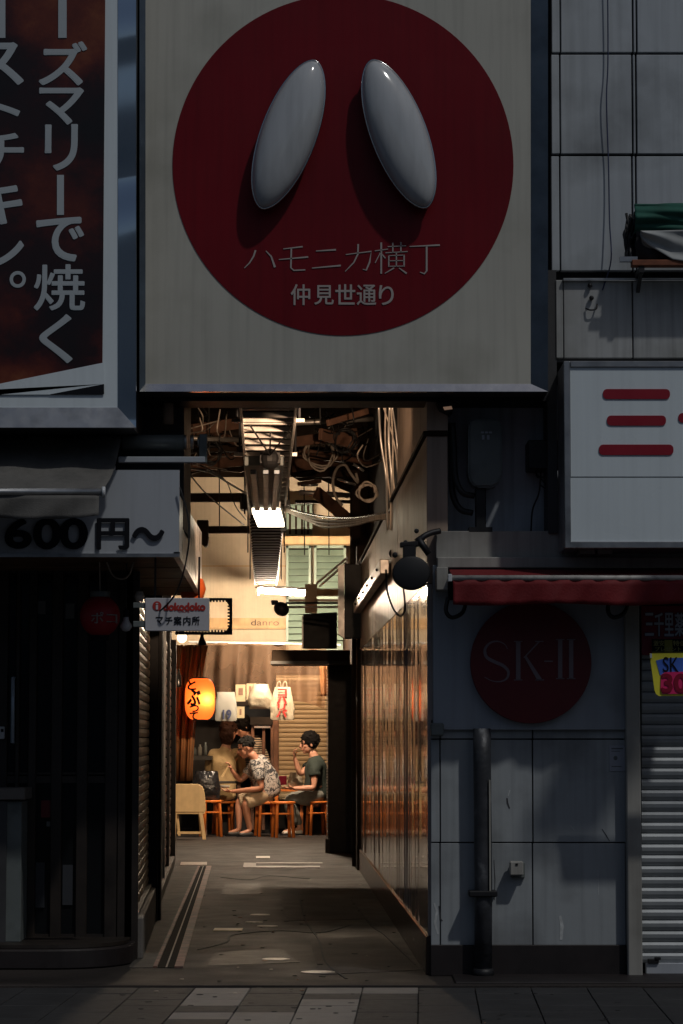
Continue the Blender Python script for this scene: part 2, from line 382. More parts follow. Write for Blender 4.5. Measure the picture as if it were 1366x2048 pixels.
def b_curtain(N, L, b, tc):    # clear vinyl curtain, slightly frosted
    out = [n for n in N if n.type == 'OUTPUT_MATERIAL'][0]
    b.inputs['Base Color'].default_value = (.40, .26, .17, 1); b.inputs['Roughness'].default_value = .18
    t = N.new('ShaderNodeBsdfTransparent'); t.inputs[0].default_value = (.85, .72, .6, 1); tl = N.new('ShaderNodeBsdfTranslucent'); tl.inputs[0].default_value = (.48, .29, .18, 1)
    n = N.new('ShaderNodeTexNoise'); n.inputs['Scale'].default_value = 2.5; L.new(tc.outputs['Object'], n.inputs['Vector'])
    r = N.new('ShaderNodeMapRange'); r.inputs[3].default_value = .22; r.inputs[4].default_value = .70; L.new(n.outputs['Fac'], r.inputs[0])
    m1 = N.new('ShaderNodeMixShader'); m1.inputs[0].default_value = .5; L.new(b.outputs[0], m1.inputs[1]); L.new(tl.outputs[0], m1.inputs[2])
    m2 = N.new('ShaderNodeMixShader'); L.new(r.outputs[0], m2.inputs[0]); L.new(t.outputs[0], m2.inputs[1]); L.new(m1.outputs[0], m2.inputs[2]); L.new(m2.outputs[0], out.inputs[0])
special('vinyl_curtain', b_curtain)
def b_lantern(N, L, b, tc):    # paper shell lit from inside: a translucent skin
    out = [n for n in N if n.type == 'OUTPUT_MATERIAL'][0]
    tl = N.new('ShaderNodeBsdfTranslucent'); tl.inputs[0].default_value = (.95, .24, .06, 1)
    b.inputs['Base Color'].default_value = (.75, .16, .05, 1); b.inputs['Roughness'].default_value = .6
    mx = N.new('ShaderNodeMixShader'); mx.inputs[0].default_value = .75; L.new(b.outputs[0], mx.inputs[1]); L.new(tl.outputs[0], mx.inputs[2]); L.new(mx.outputs[0], out.inputs[0])
special('lantern_paper', b_lantern)

def b_stone(N, L, b, tc):      # polished stone facing with faint vertical saw marks
    n = N.new('ShaderNodeTexNoise'); n.inputs['Scale'].default_value = 4; n.inputs['Detail'].default_value = 8; L.new(tc.outputs['Object'], n.inputs['Vector'])
    c = cramp(N, L, n.outputs['Fac'], [(.3, (.23, .19, .165)), (.5, (.36, .30, .27)), (.7, (.44, .37, .33))]); L.new(c, b.inputs['Base Color'])
    k = N.new('ShaderNodeMapping'); k.inputs['Scale'].default_value = (1, 9, .25); L.new(tc.outputs['Object'], k.inputs[0])
    n2 = N.new('ShaderNodeTexNoise'); n2.inputs['Scale'].default_value = 2.2; n2.inputs['Detail'].default_value = 5; L.new(k.outputs[0], n2.inputs['Vector'])
    bp = N.new('ShaderNodeBump'); bp.inputs['Strength'].default_value = .02; bp.inputs['Distance'].default_value = .001; L.new(n2.outputs['Fac'], bp.inputs['Height']); L.new(bp.outputs[0], b.inputs['Normal'])
    r = N.new('ShaderNodeMapRange'); r.inputs[3].default_value = .06; r.inputs[4].default_value = .16; L.new(n2.outputs['Fac'], r.inputs[0]); L.new(r.outputs[0], b.inputs['Roughness'])
    b.inputs['Specular IOR Level'].default_value = 1.0; b.inputs['Coat Weight'].default_value = .6; b.inputs['Coat Roughness'].default_value = .05
special('stone', b_stone)

def b_wavy(N, L, b, tc):       # polished steel trim, buckled along its length
    k = N.new('ShaderNodeMapping'); k.inputs['Scale'].default_value = (.3, .3, .8); L.new(tc.outputs['Object'], k.inputs[0])
    n = N.new('ShaderNodeTexNoise'); n.inputs['Scale'].default_value = 1.3; n.inputs['Detail'].default_value = 1.0; n.inputs['Distortion'].default_value = .3; L.new(k.outputs[0], n.inputs['Vector'])
    bp = N.new('ShaderNodeBump'); bp.inputs['Strength'].default_value = 1.0; bp.inputs['Distance'].default_value = .20; L.new(n.outputs['Fac'], bp.inputs['Height']); L.new(bp.outputs[0], b.inputs['Normal'])
    b.inputs['Base Color'].default_value = (.86, .88, .89, 1); b.inputs['Metallic'].default_value = 1; b.inputs['Roughness'].default_value = .10
special('steel_wavy', b_wavy)
# ------------------------------------------------------------------ wall lines of the alley (it opens out a little as it goes in)
_a, _b = G(860, 1955), G(720, 1740); _c, _d = G(265, 1920), G(341, 1729)
def XR(Y): return .49 + (_b.x-.49)*Y/_b.y
def XL(Y): return _c.x + (_d.x-_c.x)*(Y-_c.y)/(_d.y-_c.y)
YB = 22.3                                  # back wall

# ------------------------------------------------------------------ ground
b = MB(); b.box(-90, 90, -60, 120, -.30, -.06); b.done('ground', M['asphalt'], kind='structure')
b = MB(); b.box(-5, 3.2, -.52, 24, -.05, 0.0); floor = b.done('alley_floor', M['asphalt'], kind='structure')
b = MB(); b.box(-7, 7, -3.6, -.525, -.055, -.012); pave = b.done('pavement', mat('sand_joint', (.028, .027, .026), .9), kind='structure')
# paving tiles: 0.3 m squares, laid a little askew to the facade
O = G(390, 1976); sk = (850-683)/F; tw, td = .2995, .312
light = {(0,0),(0,1),(0,2),(0,4),(2,0),(2,2),(2,3),(2,4),(2,5),(3,0),(1,4),(1,5),(0,6),(1,6),(3,6)}
meshes = {}
for c in range(-9, 12):
    for r in range(0, 8):
        if r > 6 and (c < -2 or c > 6): continue
        y1 = O.y - r*td - .004; y0 = y1 - td + .007
        x0 = O.x + c*tw + .003; x1 = x0 + tw - .006
        q = MB(); q.prism([(x0+sk*(y0-O.y), y0, -.03), (x1+sk*(y0-O.y), y0, -.03), (x1+sk*(y1-O.y), y1, -.03), (x0+sk*(y1-O.y), y1, -.03)], (0, 0, .031+random.uniform(-.001, .0015)))
        q.done('tile', M['tile_light'] if (c, r) in light else M['tile_dark'], pave, bevel=.002)
b = MB(); b.box(-6, 6, -.60, -.50, -.055, .004); b.done('edging', M['asphalt'], pave, bevel=.004)
b = MB(); b.box(.62, 6, -.50, .3, -.03, .012); b.done('threshold_slab', M['plinth'], floor, bevel=.004)
# drainage gutter along the left side: concrete verge, steel edges, grating, reddish border
def strip(name, m, t0, t1, b0, b1, yt, yb, z, parent, dz=.02):
    q = [G(t0, yt), G(t1, yt), G(b1, yb), G(b0, yb)]
    for v in q: v.z = z-dz
    return MB().prism(q, (0, 0, dz)).done(name, m, parent)
M['rim_grey'] = mat('rim_grey', (.14, .125, .11), .6, var=.3, scale=20)
strip('verge', mat('verge', (.062, .054, .045), .8, var=.35, scale=5, bump=.4, bscale=90), 352, 396, 258, 306, 1733, 1936, .004, floor)
strip('steel_edge', M['red_brick'], 396, 400, 306, 314, 1733, 1936, .010, floor)
strip('grating', M['grate'], 400, 413, 314, 349, 1733, 1936, .002, floor)
strip('grating_rib', M['rim_grey'], 406, 407.3, 331, 334, 1733, 1936, .006, floor)
strip('steel_edge', M['red_brick'], 413, 423, 349, 366, 1733, 1936, .010, floor)
strip('gutter_end', M['lid'], 362, 414, 360, 414, 1725, 1731, .006, floor)
strip('cross_drain', M['asphalt'], 512, 640, 510, 640, 1722, 1734, .003, floor)
strip('drain_rim', M['rim_grey'], 490, 640, 488, 640, 1733, 1736.5, .008, floor)
strip('drain_rim', M['rim_grey'], 512, 645, 512, 645, 1726, 1728.5, .008, floor)
strip('drain_rim', M['rim_grey'], 488, 512, 486, 512, 1727, 1736, .009, floor)
strip('manhole_frame', M['lid'], 512, 540, 512, 540, 1713, 1717, .006, floor)
for (x, y, w, lab) in ((552, 1919, .085, 'small pale round lid set in the asphalt just behind the pavement edge'), (636, 1945, .098, 'pale round lid nearest the pavement, right of the other lids'),
                  (520, 1830, .075, 'farthest small pale round lid in the alley asphalt'), (508, 1845, .062, 'small grey round lid lying between two paler lids in the alley'), (535, 1853, .075, 'small round lid beside the short yellow line in the alley')):
    c = G(x, y); q = MB(); q.lathe([(w, -.01), (w, .004), (w*.9, .006), (w*.86, .004)], (c.x, c.y, 0), 24)
    o = q.done('drain_lid', M['lid'], None); tag(o, lab, 'drain lid', 'round drain lids in the alley floor')
c0, c1 = G(426, 1862), G(486, 1857); q = MB(); q.box(c0.x, c1.x, c0.y, c1.y, -.01, .004); o = q.done('line_marker', M['yellow_line'])
tag(o, 'short yellowish painted line on the alley asphalt', 'floor marking')
# repairs, cracks and gum on the ground
def ground_poly(name, m, pts, z, par, dz=.012):
    q = [G(x, y) for x, y in pts]
    for v in q: v.z = z-dz
    return MB().prism(q, (0, 0, dz)).done(name, m, par)
M['asphalt_old'] = mat('asphalt_old', (.048, .041, .037), .75, var=.4, scale=2, spec=.25, bump=.8, bscale=120, dirt=((.09, .08, .075), .5, 80, .56))
M['asphalt_new'] = mat('asphalt_new', (.016, .0145, .014), .6, var=.4, scale=3, spec=.3, bump=.7, bscale=150)
ground_poly('asphalt_patch', M['asphalt_new'], [(430, 1905), (560, 1898), (600, 1925), (415, 1932)], .002, floor)
ground_poly('asphalt_patch', M['asphalt_old'], [(560, 1790), (690, 1786), (735, 1838), (575, 1842)], .002, floor)
ground_poly('asphalt_patch', M['asphalt_new'], [(450, 1768), (520, 1766), (522, 1788), (442, 1790)], .002, floor)
ground_poly('asphalt_patch', M['asphalt_old'], [(620, 1880), (760, 1872), (845, 1940), (640, 1950)], .0022, floor)
for ck in ([(395, 1900), (450, 1885), (470, 1870), (560, 1862), (640, 1866), (700, 1850)], [(600, 1800), (610, 1840), (640, 1880), (650, 1925), (690, 1958)], [(440, 1755), (500, 1760), (540, 1752), (620, 1758)], [(700, 1800), (740, 1850), (770, 1870), (830, 1930)]):
    q = MB(); pt_ = [G(x+random.uniform(-3, 3), y) for x, y in ck]; pt_ = curve_pts(pt_, 4)
    for a_, b_ in zip(pt_, pt_[1:]):
        w_ = Vector((random.uniform(.004, .009), 0, 0)); q.prism([a_-w_+Vector((0, 0, -.004)), a_+w_+Vector((0, 0, -.004)), b_+w_+Vector((0, 0, -.004)), b_-w_+Vector((0, 0, -.004))], (0, 0, .0072))
    q.done('crack', M['joint'], floor)
q = MB()
for i in range(90):
    c = G(random.uniform(150, 1300), random.uniform(1972, 2046)) if i < 50 else G(random.uniform(380, 840), random.uniform(1780, 1965)); z_ = .003 if c.y < -.52 else .0055; r_ = random.uniform(.008, .02)
    q.prism([(c.x+r_*math.cos(k*PI/4)*random.uniform(.8, 1.2), c.y+r_*math.sin(k*PI/4)*random.uniform(.8, 1.2), z_-.003) for k in range(8)], (0, 0, .003))
o = q.done('gum_spots', mat('gum', (.012, .012, .012), .8)); tag(o, 'dark trodden gum spots scattered over the paving and asphalt', 'gum spots', kind='stuff')
# bits of litter
for i in range(16):
    px, py = random.uniform(300, 850), random.uniform(1760, 2000); c = G(px, py); s = random.uniform(.006, .016)
    q = MB(); q.prism([(c.x-s, c.y-s*.6, .004), (c.x+s, c.y-s*.8, .004), (c.x+s*.7, c.y+s, .004), (c.x-s*.5, c.y+s*.6, .004)], (0, 0, .003))
    o = q.done('litter', M['lid'] if i % 3 else M['mess_wood']); tag(o, 'tiny scrap of litter lying on the dark alley asphalt', 'litter', 'scraps of litter on the alley floor')

# ------------------------------------------------------------------ right-hand building (drugstore)
ds = thing('drugstore_building', 'grey tiled shop building with closed roller shutter and dark plinth right of the alley', 'building', (2.2, .4, 0))
b = MB(); b.box(.75, 6, .36, 1.2, 0, 8); b.box(.497, .75, .36, .40, 0, 3.2); b.done('core', M['joint'], ds)
rows = [(1458, 1477), (1479.5, 1684), (1686.5, 1890)]; cols = [(862, 879), (881.5, 1064), (1066.5, 1251)]
for r in rows:
    for c in cols:
        a = R(c[0], r[0], c[1], r[1], 0); MB().box(a[0], a[1], 0, .05, a[2], a[3]).done('wall_panel', M['panel'], ds, bevel=.002)
b = MB(); b.pbox(863, 1440, 1252, 1955, .052, .36); b.done('backing_wall', M['joint'], ds)
b = MB(); a = R(861, 1890, 1253, 1956, -.02); b.box(a[0], a[1], -.02, .06, 0, a[3]); b.done('plinth', M['plinth'], ds, bevel=.004)
b = MB(); a = R(1253, 1205, 1282, 1953, -.08); b.box(a[0], a[1], -.08, .3, 0, a[3]); b.done('column', M['column'], ds, bevel=.006)
b = MB(); b.pbox(862, 1453, 1254, 1458, -.02, .05); b.done('ledge', M['joint'], ds)
b = MB(); b.pbox(861, 1446, 888, 1472, -.1, .0); b.done('corner_bracket', M['utility'], ds, bevel=.008)
M['scuff_dark'] = mat('scuff_dark', (.05, .05, .055), .7, var=.4, scale=30); M['scuff_pale'] = mat('scuff_pale', (.50, .52, .52), .6, var=.2, scale=30)
for pts_, w_, m_ in (([(1014, 1596), (1015, 1606), (1019, 1617)], 3.5, 'scuff_dark'), ([(1204, 1658), (1212, 1670), (1219, 1682)], 1.6, 'scuff_dark'), ([(1020, 1580), (1016, 1592)], 2, 'scuff_pale'), ([(868, 1806), (874, 1822), (870, 1846), (876, 1868)], 5, 'scuff_pale'), ([(878, 1812), (881, 1838), (885, 1842)], 3, 'scuff_dark'),
    ([(1120, 1832), (1124, 1852), (1122, 1880)], 7, 'scuff_pale'), ([(1196, 1740), (1197, 1790)], 1.2, 'scuff_pale'), ([(1140, 1650), (1150, 1662)], 1.4, 'scuff_pale'), ([(988, 1720), (990, 1760), (989, 1800)], 1.6, 'scuff_dark')):
    q = MB(); q.ribbon(pts_, [w_*(.4+.6*math.sin(PI*(i+.5)/len(pts_))) for i in range(len(pts_))], -.0005, .0012); q.done('scuff', M[m_], ds)
shut = sub('roller_shutter', ds)
n = 32; top, bot = 1232, 1926
for i in range(n):
    y0 = top + (bot-top)*i/n; y1 = top + (bot-top)*(i+1)/n
    a = R(1283, y0, 1460, y1, .05); zc = (a[2]+a[3])/2; hh = (a[3]-a[2])/2
    q = MB(); prof = [(.047, -hh*.97), (.041, -hh*.80), (.034, -hh*.3), (.033, hh*.35), (.040, hh*.80), (.050, hh*.96)]
    q.prism([(a[0], y, zc+z) for y, z in prof] + [(a[0], .07, zc+hh*.96), (a[0], .07, zc-hh*.97)], (a[1]-a[0], 0, 0)); q.done('slat', M['slat_grey'], shut)
b = MB(); b.pbox(1292, 1926, 1460, 1951, .02, .07); b.done('bottom_rail', M['price_panel'], shut, bevel=.004)
b = MB(); b.pbox(1296, 1918, 1318, 1927, .005, .03); b.pbox(1310, 1914, 1322, 1920, .0, .03); b.done('lock', M['black_metal'], shut, bevel=.003)
# upper tile wall
cols = [(1103, 1118.5), (1121.5, 1263), (1266.5, 1270.5), (1274, 1440)]; rows = [(-150, 104.5), (109.5, 307), (312.5, 541)]
for r in rows:
    for c in cols:
        a = R(c[0], r[0], c[1], r[1], .10); MB().box(a[0], a[1], .10, .16, a[2], a[3]).done('tile', M['tile'], ds, bevel=.003)
b = MB(); b.pbox(1080, -160, 1460, 560, .165, .36); b.done('tile_backing', M['joint'], ds)
for c in ((1112, 1126), (1127.5, 1264), (1266.5, 1440)):
    a = R(c[0], 560, c[1], 716, -.03); MB().box(a[0], a[1], -.03, .12, a[2], a[3]).done('fascia_panel', M['tile_panel'], ds, bevel=.004)
b = MB(); b.pbox(1126, 556, 1440, 561, -.06, .12); b.done('ledge_trim', M['alu'], ds, bevel=.003)
b = MB(); b.pbox(1110, 715, 1460, 724, .0, .3); b.done('ledge_trim', M['box_dark'], ds)
# recess with utilities
b = MB(); b.pbox(866, 770, 1140, 1070, .30, .36); b.done('recess_wall', M['util_wall'], ds)
b = MB(); b.pbox(1095, 540, 1114, 1066, -.02, .3); b.done('recess_reveal', M['box_dark'], ds)
b = MB(); b.pbox(866, 876, 885, 1063, .2, .3); b.done('recess_trim', M['panel'], ds, bevel=.004)
b = MB(); b.pbox(872, 1062, 1460, 1117, .0, .3); b.done('fascia_board', M['column'], ds, bevel=.003)
b = MB(); b.pbox(874, 1114, 1460, 1136, -.06, .1); b.done('fascia_cap', M['column'], ds, bevel=.006)
b = MB(); b.pbox(866, 1130, 1254, 1460, -.03, .06); b.done('sign_backing', M['round_panel'], ds, bevel=.004)
b = MB(); b.pbox(1254, 1130, 1460, 1240, .1, .3); b.done('shutter_box', M['box_dark'], ds)
b = MB(); b.pbox(978.5, 1560, 981.5, 1785, -.14, -.12); b.done('thin_conduit', M['paper_white'], ds)

# ------------------------------------------------------------------ right wall of the alley
M['wall_board'] = mat('wall_board', (.40, .30, .23), .42, var=.1, scale=1.6, streak=.45, dirt=((.14, .09, .06), .5, 2), spec=.5)
aw = thing('alley_side_wall', 'long polished brown stone wall along the right side of the alley, with a darker skirting', 'wall', (XR(6), 6, 0))
def wall_slab(name, m, y0, y1, z0, z1, out=0.0, th=.12, parent=None, **k):
    q = MB(); q.prism([(XR(y0)-out, y0, z0), (XR(y1)-out, y1, z0), (XR(y1)+th, y1, z0), (XR(y0)+th, y0, z0)], (0, 0, z1-z0)); return q.done(name, m, parent, **k)
zt = ZZ(870, .0); zg = ZZ(1168, .05)
def fluted(y0, y1, z0, z1):
    "facing of narrow upright strips, each a hair out of true"
    q = MB(); y = y0
    while y < y1-.02:
        w = min(random.choice((.09, .12, .16, .22)), y1-y); a = math.radians(random.gauss(0, .75)); h = w*math.tan(a)/2
        q.prism([(XR(y)+h, y, z0), (XR(y+w)-h, y+w-.002, z0), (XR(y+w)+.08, y+w-.002, z0), (XR(y)+.08, y, z0)], (0, 0, z1-z0)); y += w
    o = q.done('panel', M['stone'], aw); o['kind'] = 'stuff'; return o
fluted(.055, 3.6, .22, zg)
for q_ in ((.055, 3.6), (3.625, 7.6), (7.625, 11.6)): wall_slab('upper_board', M['wall_board'], q_[0], q_[1], zg+.004, zt, parent=aw, bevel=.002)
fluted(3.625, 7.6, .22, zg)
fluted(7.625, 11.6, .22, zg)
wall_slab('skirting', M['stone_skirt'], .062, 11.6, .0, .217, .012, parent=aw, bevel=.003)
wall_slab('end_post', M['beam_dark'], 11.62, 12.0, .0, zt+.2, .03, parent=aw)
wall_slab('joint_strip', M['joint'], .07, 12, .0, zt-.01, -.02, .05, parent=aw)
wall_slab('upper_panel', M['plaster_pink'], .03, 3.6, zt+.03, 4.9, .0, parent=aw)
wall_slab('top_trim', M['beam_dark'], .03, 12, zt+.002, zt+.026, .02, parent=aw)
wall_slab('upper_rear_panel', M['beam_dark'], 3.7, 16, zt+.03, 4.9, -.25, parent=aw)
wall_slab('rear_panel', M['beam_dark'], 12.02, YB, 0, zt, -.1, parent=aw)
bz = ZZ(1177, 8.0)
bar = thing('cable_trunking', 'pale horizontal cable channel fixed high on the right alley wall below the festoon bulbs', 'cable trunking', (XR(6)-.05, 6, 2.6))
q = MB(); q.beam((XR(4.6)-.05, 4.6, 2.60), (XR(11.0)-.05, 11.0, 2.60), .07, .11); q.done('channel', M['galv'], bar, bevel=.006)
for k in range(6):
    y = 5.0+k*1.05; q = MB(); q.ell((XR(y)-.09, y, 2.60), (.012, .012, .012), 8, 6); q.done('bolt', M['black_metal'], bar)
fest = [(785, 1107), (769, 1128), (752, 1147), (735, 1163)]
for i, (px, py) in enumerate(fest):
    y = [4.6, 5.6, 7.0, 8.8][i]; c = P(px, py, y)
    fb = thing('festoon_bulb', ['dark unlit festoon bulb nearest the round lamp', 'second dark festoon bulb along the right wall from the round lamp', 'third dark festoon bulb along the right wall from the round lamp', 'small farthest dark festoon bulb on the right alley wall'][i], 'bulb', c, 'unlit festoon bulbs on the right alley wall')
    q = MB(); q.ell(c, (.028, .028, .032), 12, 8); q.done('globe', M['rubber'], fb, smooth=True)
    q = MB(); q.tube([c+Vector((.02, 0, .02)), c+Vector((.06, 0, .05)), (XR(y)+.005, y, c.z+.05)], .009, 6); q.done('holder', M['galv'], fb)

# ------------------------------------------------------------------ left-hand building (restaurant)
rb = thing('restaurant_building', 'dark restaurant building with glazed timber front and slatted shutters left of the alley', 'building', (-2.5, 1.6, 0))
zs = ZZ(1113, -.3)
b = MB(); b.box(-6, P(368, 900, .3).x, .3, 1.0, zs+.2, 8); b.done('upper_wall', M['box_dark'], rb)
b = MB(); b.box(-6, -1.25, 1.0, 4.6, zs+.5, 8); b.done('upper_core', M['black_room'], rb)
b = MB(); b.box(-6, -1.32, 4.4, 4.5, 0, 3); b.box(-6, -5.9, 1, 4.5, 0, 3); b.box(-6, -1.3, 1, 4.5, zs+.16, zs+.2); b.done('room_wall', M['black_room'], rb)
b = MB(); b.box(-6, -1.34, 1.15, 4.4, -.02, .06); b.done('room_floor', M['black_room'], rb)
Yd = 1.05
for (x0, x1) in ((-60, 14), (30, 38), (56, 72), (102, 124), (153, 175), (210, 238), (250, 266)):
    b = MB(); a = R(x0, 1120, x1, 1892, Yd); b.box(a[0], a[1], Yd, Yd+.07, .1, zs+.14); b.done('door_stile', M['dark_wood'], rb, bevel=.004)
for (y0, y1) in ((1552, 1566), (1118, 1146), (1868, 1892), (1545, 1549)):
    b = MB(); b.pbox(-60, y0, 264, y1, Yd+.012, Yd+.06); b.done('door_rail', M['dark_wood'], rb)
for (x0, x1) in ((14, 30), (38, 56), (72, 102), (124, 153), (175, 210), (238, 250)):
    for (y0, y1) in ((1146, 1545), (1566, 1868)):
        b = MB(); b.pbox(x0-1, y0-1, x1+1, y1+1, Yd+.03, Yd+.036); b.done('pane', M['dark_glass'], rb)
c = P(26, 1355, Yd-.05); d_ = P(25, 1485, Yd-.05)
b = MB(); b.tube([c+Vector((0, .06, 0)), c, d_, d_+Vector((0, .06, 0))], .012, 10); b.done('door_handle', mat('handle_glint', (.50, .60, .70), .35, .3), rb, smooth=True)  # pale blue base colour stands in for the handle's highlight
b = MB(); b.pbox(-12, 1453, 9, 1478, Yd-.03, Yd); b.done('door_lock', M['bulb_white'], rb, bevel=.004)
b = MB(); b.pbox(2, 1458, 7, 1464, Yd-.035, Yd-.028); b.done('keyhole', M['ink'], rb)
# step with a rounded corner
xe = P(252, 1930, .35).x; pts = [(-6, .62, 0), (-6, .38, 0)] + [(xe-.45+.45*math.sin(t), .83-.45*math.cos(t), 0) for t in [i*PI/2/8 for i in range(9)]] + [(xe, 1.05, 0), (-6, 1.05, 0)]
b = MB(); b.prism(pts, (0, 0, .115)); b.done('step', M['plinth'], rb, bevel=.01)
b = MB(); q = [Vector((p[0]-.03, p[1]+.04, .118)) for p in pts]; b.prism(q, (0, 0, .02)); b.done('step_tread', M['dark_wood'], rb)
# shutters and posts along the alley
def left_slab(name, m, y0, y1, z0, z1, out=0.0, th=.1, parent=rb, **k):
    q = MB(); q.prism([(XL(y0)+out, y0, z0), (XL(y1)+out, y1, z0), (XL(y1)-th, y1, z0), (XL(y0)-th, y0, z0)], (0, 0, z1-z0)); return q.done(name, m, parent, **k)
def slats(nm, m, y0, y1, z0, z1, pitch):
    sh = sub(nm, rb); nn = int((z1-z0)/pitch)
    for i in range(nn):
        z = z0 + i*pitch; q = MB()
        prof = [(-.012, 0), (.003, pitch*.05), (.007, pitch*.5), (.003, pitch*.88), (-.012, pitch*.93), (-.03, pitch*.93), (-.03, 0)]
        d = Vector((XL(y1)-XL(y0), y1-y0, 0)); nrm = Vector((d.y, -d.x, 0)).normalized()
        q.prism([Vector((XL(y0), y0, z+h)) + nrm*o_ for o_, h in prof], d); q.done('slat', m, sh)
    return sh
left_slab('corner_trim', M['dark_wood'], 1.05, 1.11, .0, zs, .03)
left_slab('plinth', M['concrete'], 1.11, 4.3, 0, .25, .06, bevel=.008)
left_slab('sill', M['column'], 1.11, 4.3, .253, .275, .03)
slats('alley_shutter', M['slat_cream'], 1.12, 4.25, .28, zs-.02, .062)
left_slab('shutter_back', M['joint'], 1.12, 12.8, .0, zs, -.035)
left_slab('shutter_post', M['black_metal'], 4.3, 5.6, .05, zs, .07, bevel=.004)
left_slab('edge_trim', M['alu'], 5.62, 5.75, .1, zs, .05)
left_slab('plinth', M['concrete'], 5.62, 12.8, 0, .10, .05, bevel=.008)
left_slab('alley_panel', M['box_dark'], 5.8, 8.3, .11, zs, .02)
left_slab('edge_trim', M['alu'], 8.32, 8.42, .1, zs, .035)
slats('alley_shutter', M['slat_red'], 8.5, 10.4, .12, zs-.05, .085)
left_slab('shutter_post', M['black_metal'], 10.4, 10.7, .05, zs, .03)
slats('alley_shutter', M['slat_red'], 10.7, 12.6, .12, zs-.05, .085)
left_slab('end_post', M['black_metal'], 12.6, 12.9, .05, zs, .05)
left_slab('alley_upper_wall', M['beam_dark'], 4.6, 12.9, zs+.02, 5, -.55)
b = MB(); b.box(-6, XL(12.9), 12.8, 12.9, 0, 5); b.done('rear_wall', M['box_dark'], rb)
# small counter at the far left
ct_ = thing('counter', 'pale topped counter cabinet at the left edge in front of the dark restaurant doors', 'counter', (P(20, 1600, .8).x, .8, .1))
b = MB(); b.pbox(-60, 1576, 50, 1600, .62, .98); b.done('top', M['rust_wood' if 0 else 'concrete'], ct_, bevel=.006)
b = MB(); a = R(-58, 1602, 42, 1890, .66); b.box(a[0], a[1], .66, .96, .137, a[3]); b.done('cabinet', M['utility'], ct_, bevel=.004)
b = MB(); a = R(-58, 1602, 12, 1890, .64); b.box(a[0], a[1], .64, .655, .137, a[3]); b.done('front_panel', M['box_dark'], ct_)
# things dimly seen behind the glass
M['utility_dim'] = mat('utility_dim', (.035, .038, .045), .6)
M['paper_dim'] = mat('paper_dim', (.13, .14, .14), .6)
for i, (px, py, w, h, m, lab) in enumerate(((83, 1215, 16, 26, 'paper_dim', 'dim pale paper square behind the dark glass, left one of two'), (140, 1222, 18, 30, 'paper_dim', 'dim pale paper square behind the dark glass nearest the unlit red lantern'), (92, 1618, 20, 34, 'dull_red', 'dim reddish card behind the lower dark glass pane'), (80, 1770, 18, 90, 'utility_dim', 'tall pale poster behind the lower left dark glass'), (135, 1770, 20, 80, 'utility_dim', 'tall pale poster behind the lower dark glass, second pane'), (97, 1648, 8, 10, 'paper_dim', 'small pale tag behind the lower dark glass'))):
    b = MB(); b.pbox(px-w/2, py-h/2, px+w/2, py+h/2, Yd+.015, Yd+.028); o = b.done('paper_notice', M[m]); tag(o, lab, 'notice', 'papers stuck on the dark restaurant glass')

# ------------------------------------------------------------------ roof over the alley, front gable, back buildings
b = MB(); sk_ = [(-90, -1), (-90, 9), (-30, 9), (-30, 12), (-16, 12), (-16, 7.5), (-9, 7.5), (-9, 10), (-2, 10), (-2, 6.5), (3, 6.5), (3, 11), (9, 11), (9, 8), (20, 8), (20, 12), (40, 12), (40, 8), (90, 8), (90, -1)]
b.prism([(x, -29, z) for x, z in sk_], (0, -6, 0)); b.done('opposite_street_front', M['util_wall'], kind='structure')
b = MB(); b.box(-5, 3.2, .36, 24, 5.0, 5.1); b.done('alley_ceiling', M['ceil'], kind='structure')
zb = ZZ(780, -.35)
b = MB(); b.box(P(300, 700, .36).x-.6, P(1100, 700, .36).x, .37, .45, zb+.12, 8); o = b.done('gable_wall', M['box_dark']); tag(o, 'dark wall above the alley mouth behind the big square sign', 'wall')
for i, (pp_, Y_) in enumerate((([(350, 780), (520, 780), (520, 930), (480, 945), (420, 938), (350, 956)], 18.2), ([(545, 780), (760, 780), (760, 1010), (700, 985), (640, 958), (600, 962), (545, 930)], 18.6))):  # two dark sheets added to stand in for shade under the roof
    b = MB(); b.ppoly(pp_, Y_, Y_+.06); o = b.done('shade_board', M['beam_dark']); tag(o, ('left' if i == 0 else 'right')+' dark ragged sheet added for the darkness under the alley roof beside the ladder', 'board')
bk = thing('rear_building', 'lamplit beige building closing the far end of the alley behind the diners', 'building', (-1.4, YB, 0))
b = MB(); b.box(-5, 3.2, YB, YB+.2, ZZ(1256, YB), 5.0); b.done('upper_wall', M['plaster'], bk)
b = MB(); b.pbox(380, 1131, 575, 1133, YB-.012, YB+.02); b.done('wall_joint', M['fascia_wood'], bk)
b = MB(); b.pbox(330, 1252, 700, 1258, YB-.06, YB); b.done('ledge', M['fascia_wood'], bk, bevel=.004)
b = MB(); b.pbox(330, 1236, 700, 1253, YB-.02, YB); b.done('fascia', M['fascia_wood'], bk)
b = MB(); b.pbox(330, 1258, 700, 1290, YB-.01, YB+.1); b.done('lintel', M['plaster'], bk)
b = MB(); b.box(-5, -4.9, 13, YB, 0, 5); b.box(2.6, 2.7, 12, YB, 0, 5); b.done('end_wall', M['plaster_pink'], bk)
b = MB(); b.box(-5, 3, 24, 24.1, 0, 3.5); b.done('room_rear_wall', M['black_room'], bk)
text_part('lettering', [('danro', 502, 1239, 558, 1251)], YB-.022, M['mess_wood'], bk)
